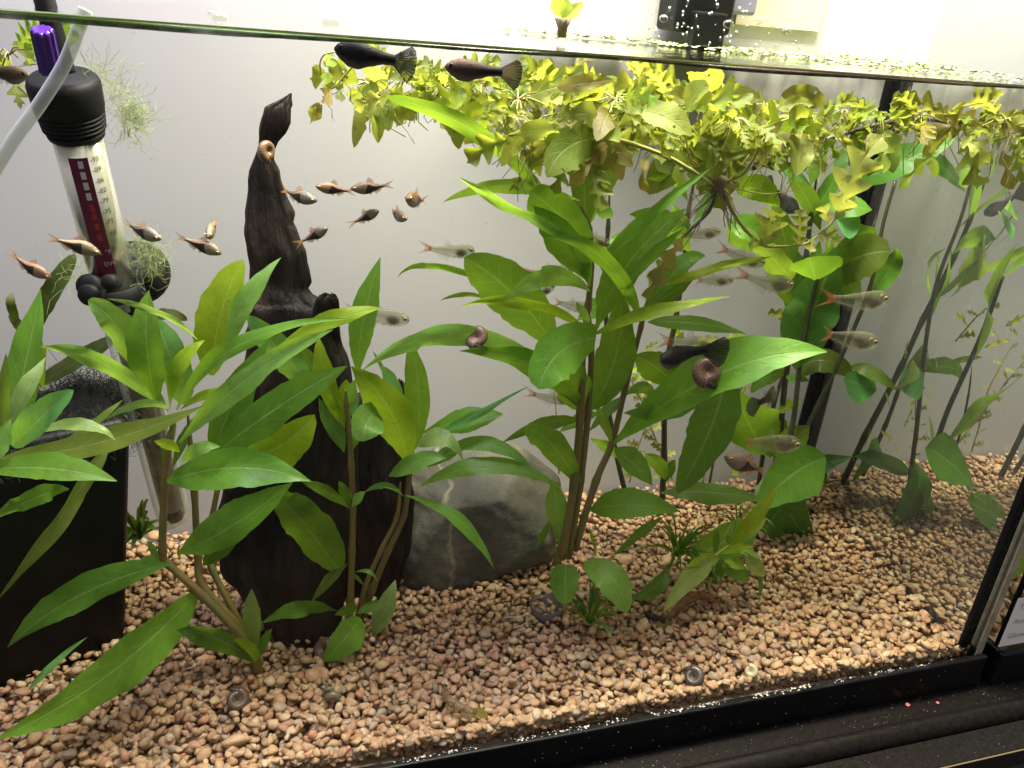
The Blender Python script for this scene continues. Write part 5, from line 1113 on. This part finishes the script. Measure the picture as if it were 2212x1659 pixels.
# ------------------------------------------------------------------ snails
def mat_shell():
    m, nt, out = mat_new('snail_shell'); N = NT(nt); tc = N.n('TexCoord'); uv = N.n('SeparateXYZ', {0: tc.outputs['UV']}); u = uv.outputs[0]
    w = N.math('MULTIPLY_ADD', N.math('SINE', N.math('MULTIPLY_ADD', N.noise(30, tc.outputs['Object'], 3), 14.0, N.math('MULTIPLY', u, 420.0))), .5, .5)
    col = N.n('ObjectInfo').outputs['Color']; c = N.mix(N.math('POWER', w, 2.0), N.mix(.5, col, c4((.03, .018, .012))), col); b = N.n('BsdfPrincipled', {'Base Color': c, 'Roughness': .35, 'Coat Weight': .1, 'Normal': N.bump(w, .1, .0005)}); nt.links.new(b.outputs[0], out.inputs[0]); return m
M['shell'] = mat_shell(); M['snail_body'] = simple('snail_flesh', (.05, .035, .03), .4)
def snail(c, r_, axis, label, col=(.30, .17, .09), cone=0.0, foot=True):
    axis = Vector(axis).normalized(); u = axis.orthogonal().normalized(); w = axis.cross(u); c = Vector(c); o = empty('snail', c, label, 'snail', 'snails in the tank')
    turns = 3.1; n = 80; pts, rad = [], []
    for i in range(n + 1):
        f = i / n; a = f * turns * 2 * math.pi; R = r_ * (.10 + .60 * f ** 1.25); pts.append(c + (u * math.cos(a) + w * math.sin(a)) * R * (1 - .35 * cone) - axis * (cone * r_ * 2.6 * (f - .5))); rad.append(r_ * (.06 + .36 * f ** 1.1))
    v, f_, uv = tube_geo(pts, rad, 12); sh = link('shell', mesh('shell', v, f_, uv), M['shell'], o); sh.color = (*col, 1)
    if foot:
        e = pts[-1]; d_ = (pts[-1] - pts[-3]).normalized(); tube('foot', spline([e - d_ * r_ * .1, e + d_ * r_ * .35 - axis * r_ * .1, e + d_ * r_ * .8 - axis * r_ * .25], 4), [r_ * .30, r_ * .3, r_ * .3, r_ * .29, r_ * .27, r_ * .25, r_ * .2, r_ * .12, r_ * .04], M['snail_body'], o)
    return o
vdir = lambda p: (Vector(CAM) - Vector(p)).normalized()
p = P(1529, 803, .085); snail(p, .0128, vdir(p) + Vector((.2, 0, .15)), 'large dark striped snail on the broad leaf at right of middle', (.20, .11, .08))
p = P(577, 326, .172); snail(p, .0078, vdir(p) + Vector((.9, 0, 0)), 'brown snail on the neck of the driftwood', (.22, .12, .06)); p = P(1031, 728, .085); snail(p, .0092, vdir(p) + Vector((-.3, 0, .4)), 'brown snail on the long arching leaf', (.26, .16, .09))
p = G(512, 1512, .006); snail(p, .0095, vdir(p) + Vector((.2, 0, .3)), 'round brown snail on the gravel at lower left', (.12, .07, .04)); p = G(1498, 1462, .006); snail(p, .0095, vdir(p) + Vector((-.3, 0, .6)), 'grey brown snail on the front gravel at right', (.08, .06, .04))
p = G(702, 1402, .006); snail(p, .011, vdir(p) + Vector((-.8, 0, .1)), 'dark snail beside the driftwood foot', (.16, .10, .07)); p = G(1945, 1185, .005); snail(p, .009, vdir(p) + Vector((.4, 0, .5)), 'small dark snail on the gravel at right', (.10, .07, .03))
p = G(706, 1488, .005); snail(p, .0085, Vector((-.25, .75, .05)), 'slender cone shaped snail lying on the gravel', (.20, .17, .10), 1.15, False)
p = G(1622, 1450, .005); snail(p, .0065, vdir(p) + Vector((-.2, 0, .4)), 'empty pale curled snail shell on the front gravel', (.62, .55, .30), 0, False); p = P(1290, 243, .12); snail(p, .008, vdir(p), 'small brown snail under the floating plants', (.22, .12, .05)) if False else None
# shrimp: thin arched bodies
M['shrimp'] = mat_fin('shrimp_shell', (.30, .20, .09), (.24, .17, .08), .55, .45); M['shrimp_red'] = mat_fin('reddish_shrimp_shell', (.28, .12, .05), (.24, .11, .045), .65, .5)
def shrimp(pts, r_, mat, label):
    q = spline(pts, 6); o = empty('shrimp', q[0], label, 'shrimp', 'shrimp on the gravel'); n = len(q); rad = [r_ * (.25 + .75 * math.sin(math.pi * min(1, .12 + .8 * i / n)) ** .7) * (1 + .08 * (i % 3 == 0)) for i in range(n)]; tube('body', q, rad, M[mat], o, 12)
    legs = []; ant = []; d_ = (q[0] - q[3]).normalized(); rr = random.Random(3)
    for i in range(7):
        p = q[2 + i * 2]; legs.append(([p, p + Vector((rr.uniform(-.004, .004), -.006, -.005)), p + Vector((rr.uniform(-.006, .006), -.009, -.010))], .0004))
    for s in (-1, 1): ant.append(([q[0], q[0] + d_ * .012 + Vector((0, 0, .008 * s)), q[0] + d_ * .03 + Vector((.004 * s, 0, .004 * s))], .0003))
    many_tubes('legs', legs, M[mat], o, 4); many_tubes('antennae', ant, M[mat], o, 4); leaf_obj(o, q[-2], q[-1] + (q[-1] - q[-4]) * .6, q[-1] + (q[-1] - q[-4]) * 1.4, r_ * 2.4, 'br', .3, 's', name='tail_fan', n=6, m=2)
    for s in (-1, 1): disc('eye', q[1] + Vector((.0012 * s, -.001, r_ * .8)), Vector((0, -1, .4)), .0011, [(-.001, .7), (0, 1), (.001, .6)], M['eye_dark'], o, 10)
    return o
shrimp([G(*C('B2', 1105, 1180), .008), G(*C('B2', 1120, 1250), .010), G(*C('B2', 1190, 1300), .009), G(*C('B2', 1290, 1335), .005)], .0036, 'shrimp', 'clear tan shrimp on the gravel below the rock')
shrimp([G(*C('B3', 1225, 690), .010), G(*C('B3', 1120, 655), .014), G(*C('B3', 1030, 690), .011), G(*C('B3', 930, 790), .005)], .0046, 'shrimp_red', 'reddish shrimp under the drooping pale leaf')
# ------------------------------------------------------------------ neighbouring tank at the right
NX = 0.6745
nb = empty('neighbour_aquarium', (NX + .3, .15, 0), 'second aquarium with black frame and paper notice, cut off by the right edge', 'aquarium')
frame_ring(nb, NX - .003, NX + .6, -.018, YB + .018, FRAME + .002, .0058)
box('front_pane', NX + .0002, NX + .597, -.010, -.003, .012, .66, M['pane'], nb); box('left_pane', NX, NX + .007, -.0025, YB + .01, .012, .66, M['pane'], nb); box('back_panel', NX + .008, NX + .59, YB + .002, YB + .01, .012, .66, M['backing'], nb)
box('pane_edge', NX - .0004, NX + .0074, -.0108, -.0104, .03, .66, M['edge'], nb); box('silicone_seam', NX + .0075, NX + .012, -.0025, .003, .034, .66, M['silicone'], nb, .002)
pap = box('paper_notice', 0, .12, 0, .0004, 0, .058, simple('white_paper', (.82, .80, .76), .8), None)
pc0 = P(3632 / 1.8228 + 566 / 1.929 / 1.8228, 1900 / 1.8228 + 1248 / 1.929 / 1.8228, -.0112)
pap.location = (pc0.x + .001, -.0118, pc0.z); props(pap, 'white paper notice with three grey lines taped to the neighbouring tank', 'notice')
M['grey_ink'] = simple('grey_ink', (.42, .41, .40), .7)
for i, s_ in enumerate(('Tank T', 'Assorted', 'Glowlight R')):
    me = text_mesh(s_, .0088)
    for v in me.vertices: v.co = Vector((pc0.x + .001 + .006 + v.co.x, -.0122, pc0.z + .047 - i * .0175 + v.co.y))
    o = link('lettering', me, M['grey_ink'], None, smooth=False); o.parent = pap; o.location = -Vector(pap.location)
nbs = []; rr = np.random.default_rng(9)
for i in range(900):
    x, y = rr.uniform(NX + .014, NX + .2), rr.uniform(.008, .29); nbs.append((x, y, .042 + .02 * y / .3 + rr.normal(0, .003), .0072 * rr.uniform(.7, 1.3), int(rr.integers(0, 24)), rand_rot(rr)))
nbed = box('gravel_bed', NX + .009, NX + .25, .0, YB, .012, .034, M['bed']); props(nbed, kind='structure'); stone_mass('gravel', nbs, nbed, .3)
npl = plant('stem_plant', Vector((NX + .05, .06, .05)), 'light green leaf inside the neighbouring tank by its glass edge', 'plant'); pL = P(3632 / 1.8228 + 640 / 1.929 / 1.8228, 1900 / 1.8228 + 690 / 1.929 / 1.8228, .05)
leaf_obj(npl, pL + Vector((.012, 0, .10)), pL + Vector((.004, -.003, .05)), pL + Vector((-.002, -.004, -.006)), .035, 'p', .2, 'b'); tube('stem', [pL + Vector((.012, 0, .10)), Vector((pL.x + .06, .08, .12)), Vector((pL.x + .075, .09, .05))], .0025, M['stem'], npl)

# ------------------------------------------------------------------ equipment hanging above the water at the back
hob = empty('hang_on_filter', (.47, YB - .03, WATER + .02), 'black hang on filter above the water at the back, seen through wet glass', 'filter')
hx0 = P(1440, 60, YB - .03).x; hx1 = P(1562, 60, YB - .03).x
box('housing', hx0, hx1, YB - .045, YB - .006, WATER + .012, .70, M['box'], hob, .004, 3); box('spout', hx0 + .012, hx0 + .042, YB - .060, YB - .046, WATER - .01, WATER + .03, M['box'], hob, .002)
box('intake_grille', hx1 + .002, hx1 + .028, YB - .035, YB - .008, WATER + .03, .70, simple('grey_violet_plastic', (.16, .155, .22), .35), hob, .003)
brd = box('tan_card', P(1590, 40, YB - .004).x, P(1775, 40, YB - .004).x, YB - .0045, YB - .0005, WATER + .022, .72, simple('tan_card', (.46, .38, .30), .8, noise=(60, (.52, .45, .37)))); props(brd, 'tan card behind the wet glass above the water at right', 'card')

# ------------------------------------------------------------------ drops, bubbles, crumbs
M['drop'] = mat_glass('water_drop', (.92, .95, .88), fmul=3.2, rough=.02)
def dome(name, c, r_, sx, sz, parent=None, flat=.45, axis='y'):
    v, f = ICO[2]; s = np.array([r_ * sx, r_ * flat, r_ * sz]) if axis == 'y' else np.array([r_ * sx, r_ * sz, r_ * flat]); me = mesh(name, v * s + np.array(c), [tuple(t) for t in f]); return link(name, me, M['drop'], parent)
G_DR = 'water drops on the glass above the surface'
for x, y, rx, rz, lab in ((1435, 40, 9, 8, 'large oval water drop left of the black hang on filter'), (1575, 52, 11, 9, 'large water drop just right of the black hang on filter'), (1642, 45, 8, 8, 'water drop left of a pair on the wet glass'), (1672, 52, 9, 7, 'water drop in the middle of three on the wet glass'), (1700, 68, 9, 8, 'water drop lowest of three on the wet glass')):
    p = P(x, y, .0004); s = dist(p) / FPX; o = dome('water_drop', (p.x, .0012, p.z), 1, rx * s, rz * s, None, .003); props(o, lab, 'drop', G_DR)
vs, fs = [], []; r = random.Random(12)
for i in range(150):
    p = P(r.uniform(1290, 1800) if i < 260 else r.uniform(1800, 2212), r.uniform(0, 150), .0004)
    if p.z < WATER + .008: continue
    s = r.uniform(.0003, .0009); v, f = ICO[1]; o = len(vs); vs += [tuple(q) for q in v * np.array([s, s * .5, s * r.uniform(.8, 1.8)]) + np.array([p.x, .0006, p.z])]; fs += [tuple(int(k) + o for k in t) for t in f]
dr = link('fine_droplets', mesh('fine_droplets', vs, fs), M['drop']); props(dr, 'fine droplets beading on the glass above the surface', 'droplets', kind='stuff')
for x, y, rx, lab in ((475, 40, 18, 'left of two round bubbles floating on the surface'), (715, 50, 22, 'right of two round bubbles floating on the surface'), (455, 28, 8, 'tiny bubble touching the left floating bubble')):
    p = P(x, y, .05); p = Vector(CAM + ray(x, y) * ((WATER - CAM[2]) / ray(x, y)[2])); s = rx * dist(p) / FPX; o = dome('bubble', (p.x, min(p.y, .25), WATER), 1, s, s, None, s * .8, 'z'); props(o, lab, 'bubble', 'bubbles on the water')
sprg = plant('floating_plant', PR('T2', 1850, 240, .17), 'brown stemmed sprig standing out of the water near the top edge', 'floating plant', FG)
sp_ = lambda x, y: P(*C('T2', x, y), .17)
tube('stalk', [sp_(1845, 245), sp_(1850, 180), sp_(1855, 120)], [.0035, .004, .007], M['root'], sprg)
for b, t, w in (((1850, 125), (1990, 10), .010), ((1850, 120), (1790, -30), .012), ((1860, 115), (1880, -20), .010)): leaf_obj(sprg, sp_(*b), (sp_(*b) + sp_(*t)) / 2, sp_(*t), w, 'w', .2, 'l', 'leaf')
M['crust'] = simple('white_crust', (.75, .70, .62), .7); M['pinkflake'] = simple('pink_flake', (.62, .16, .16), .6)
def crumbs(name, label, pts, mat, cat):
    vs, fs = [], []; v, f = ICO[1]; r = random.Random(5)
    for p, s in pts:
        o = len(vs); k = np.array([s * r.uniform(.6, 1.6), s * r.uniform(.6, 1.3), s * r.uniform(.4, .9)]); vs += [tuple(q) for q in v * k * np.array([[r.uniform(.6, 1.2)] for _ in range(len(v))]) + np.array(p)]; fs += [tuple(int(q) + o for q in t) for t in f]
    o = link(name, mesh(name, vs, fs), mat, smooth=False); props(o, label, cat, kind='stuff'); return o
r = random.Random(21); pts = []
for i in range(620):
    x = .10 + .50 * abs(r.gauss(.5, .30)); x = r.uniform(.08, .60) if r.random() < .5 else x
    if x > XR - .03: continue
    if math.sin(x * 61) + math.sin(x * 143) + r.gauss(0, .6) < -.1: continue
    pts.append(((x, -.0105 + r.gauss(0, .0011), FRAME + .0006), r.uniform(.00025, .0008)))
crumbs('salt_crust', 'white salt crust along the top of the tank bottom frame', pts, M['crust'], 'salt crust')
pts = [((r.uniform(.05, 1.0), -.0345 + .019 * r.random() ** 1.5, .0006), r.uniform(.0002, .0006)) for i in range(260)] + [((r.uniform(.3, 1.0), r.uniform(-.078, -.055), -.0085), r.uniform(.0002, .0005)) for i in range(150)] + [((r.uniform(.2, .62), -.0150, r.uniform(.002, .03)), r.uniform(.0003, .0008)) for i in range(40)]
crumbs('dust_crumbs', 'white crumbs scattered along the black cabinet ledge', pts, simple('grey_crumb', (.22, .19, .16), .8), 'crumbs')
for x, y, s_, lab in ((3032 + 1200 / 2.212, 2500 + 605 / 2.212, .0032, 'larger pink food flake on the black ledge'), (3032 + 1462 / 2.212, 2500 + 590 / 2.212, .0022, 'smaller pink food flake on the black ledge')):
    d = ray(x / 1.8228, y / 1.8228); p = CAM + d * (-CAM[2] + .001) / d[2]; v, f = ICO[1]; me = mesh('food_flake', v * np.array([s_, s_ * .7, .0007]) * np.array([[.7 + .5 * ((i * 7) % 5) / 4] for i in range(len(v))]) + np.array([p[0], min(p[1], -.017), .001]), [tuple(t) for t in f]); o = link('food_flake', me, M['pinkflake'], smooth=False); props(o, lab, 'food flake', 'pink food flakes')
# odds and ends on the gravel
tw = tube('dark_twig', spline([G(*C('B3', 805, 765), .006), G(*C('B3', 860, 785), .006), G(*C('B3', 915, 800), .006)], 4), .003, M['wood'], None, 7); props(tw, 'short black twig lying on the gravel below the grassy tuft', 'twig')
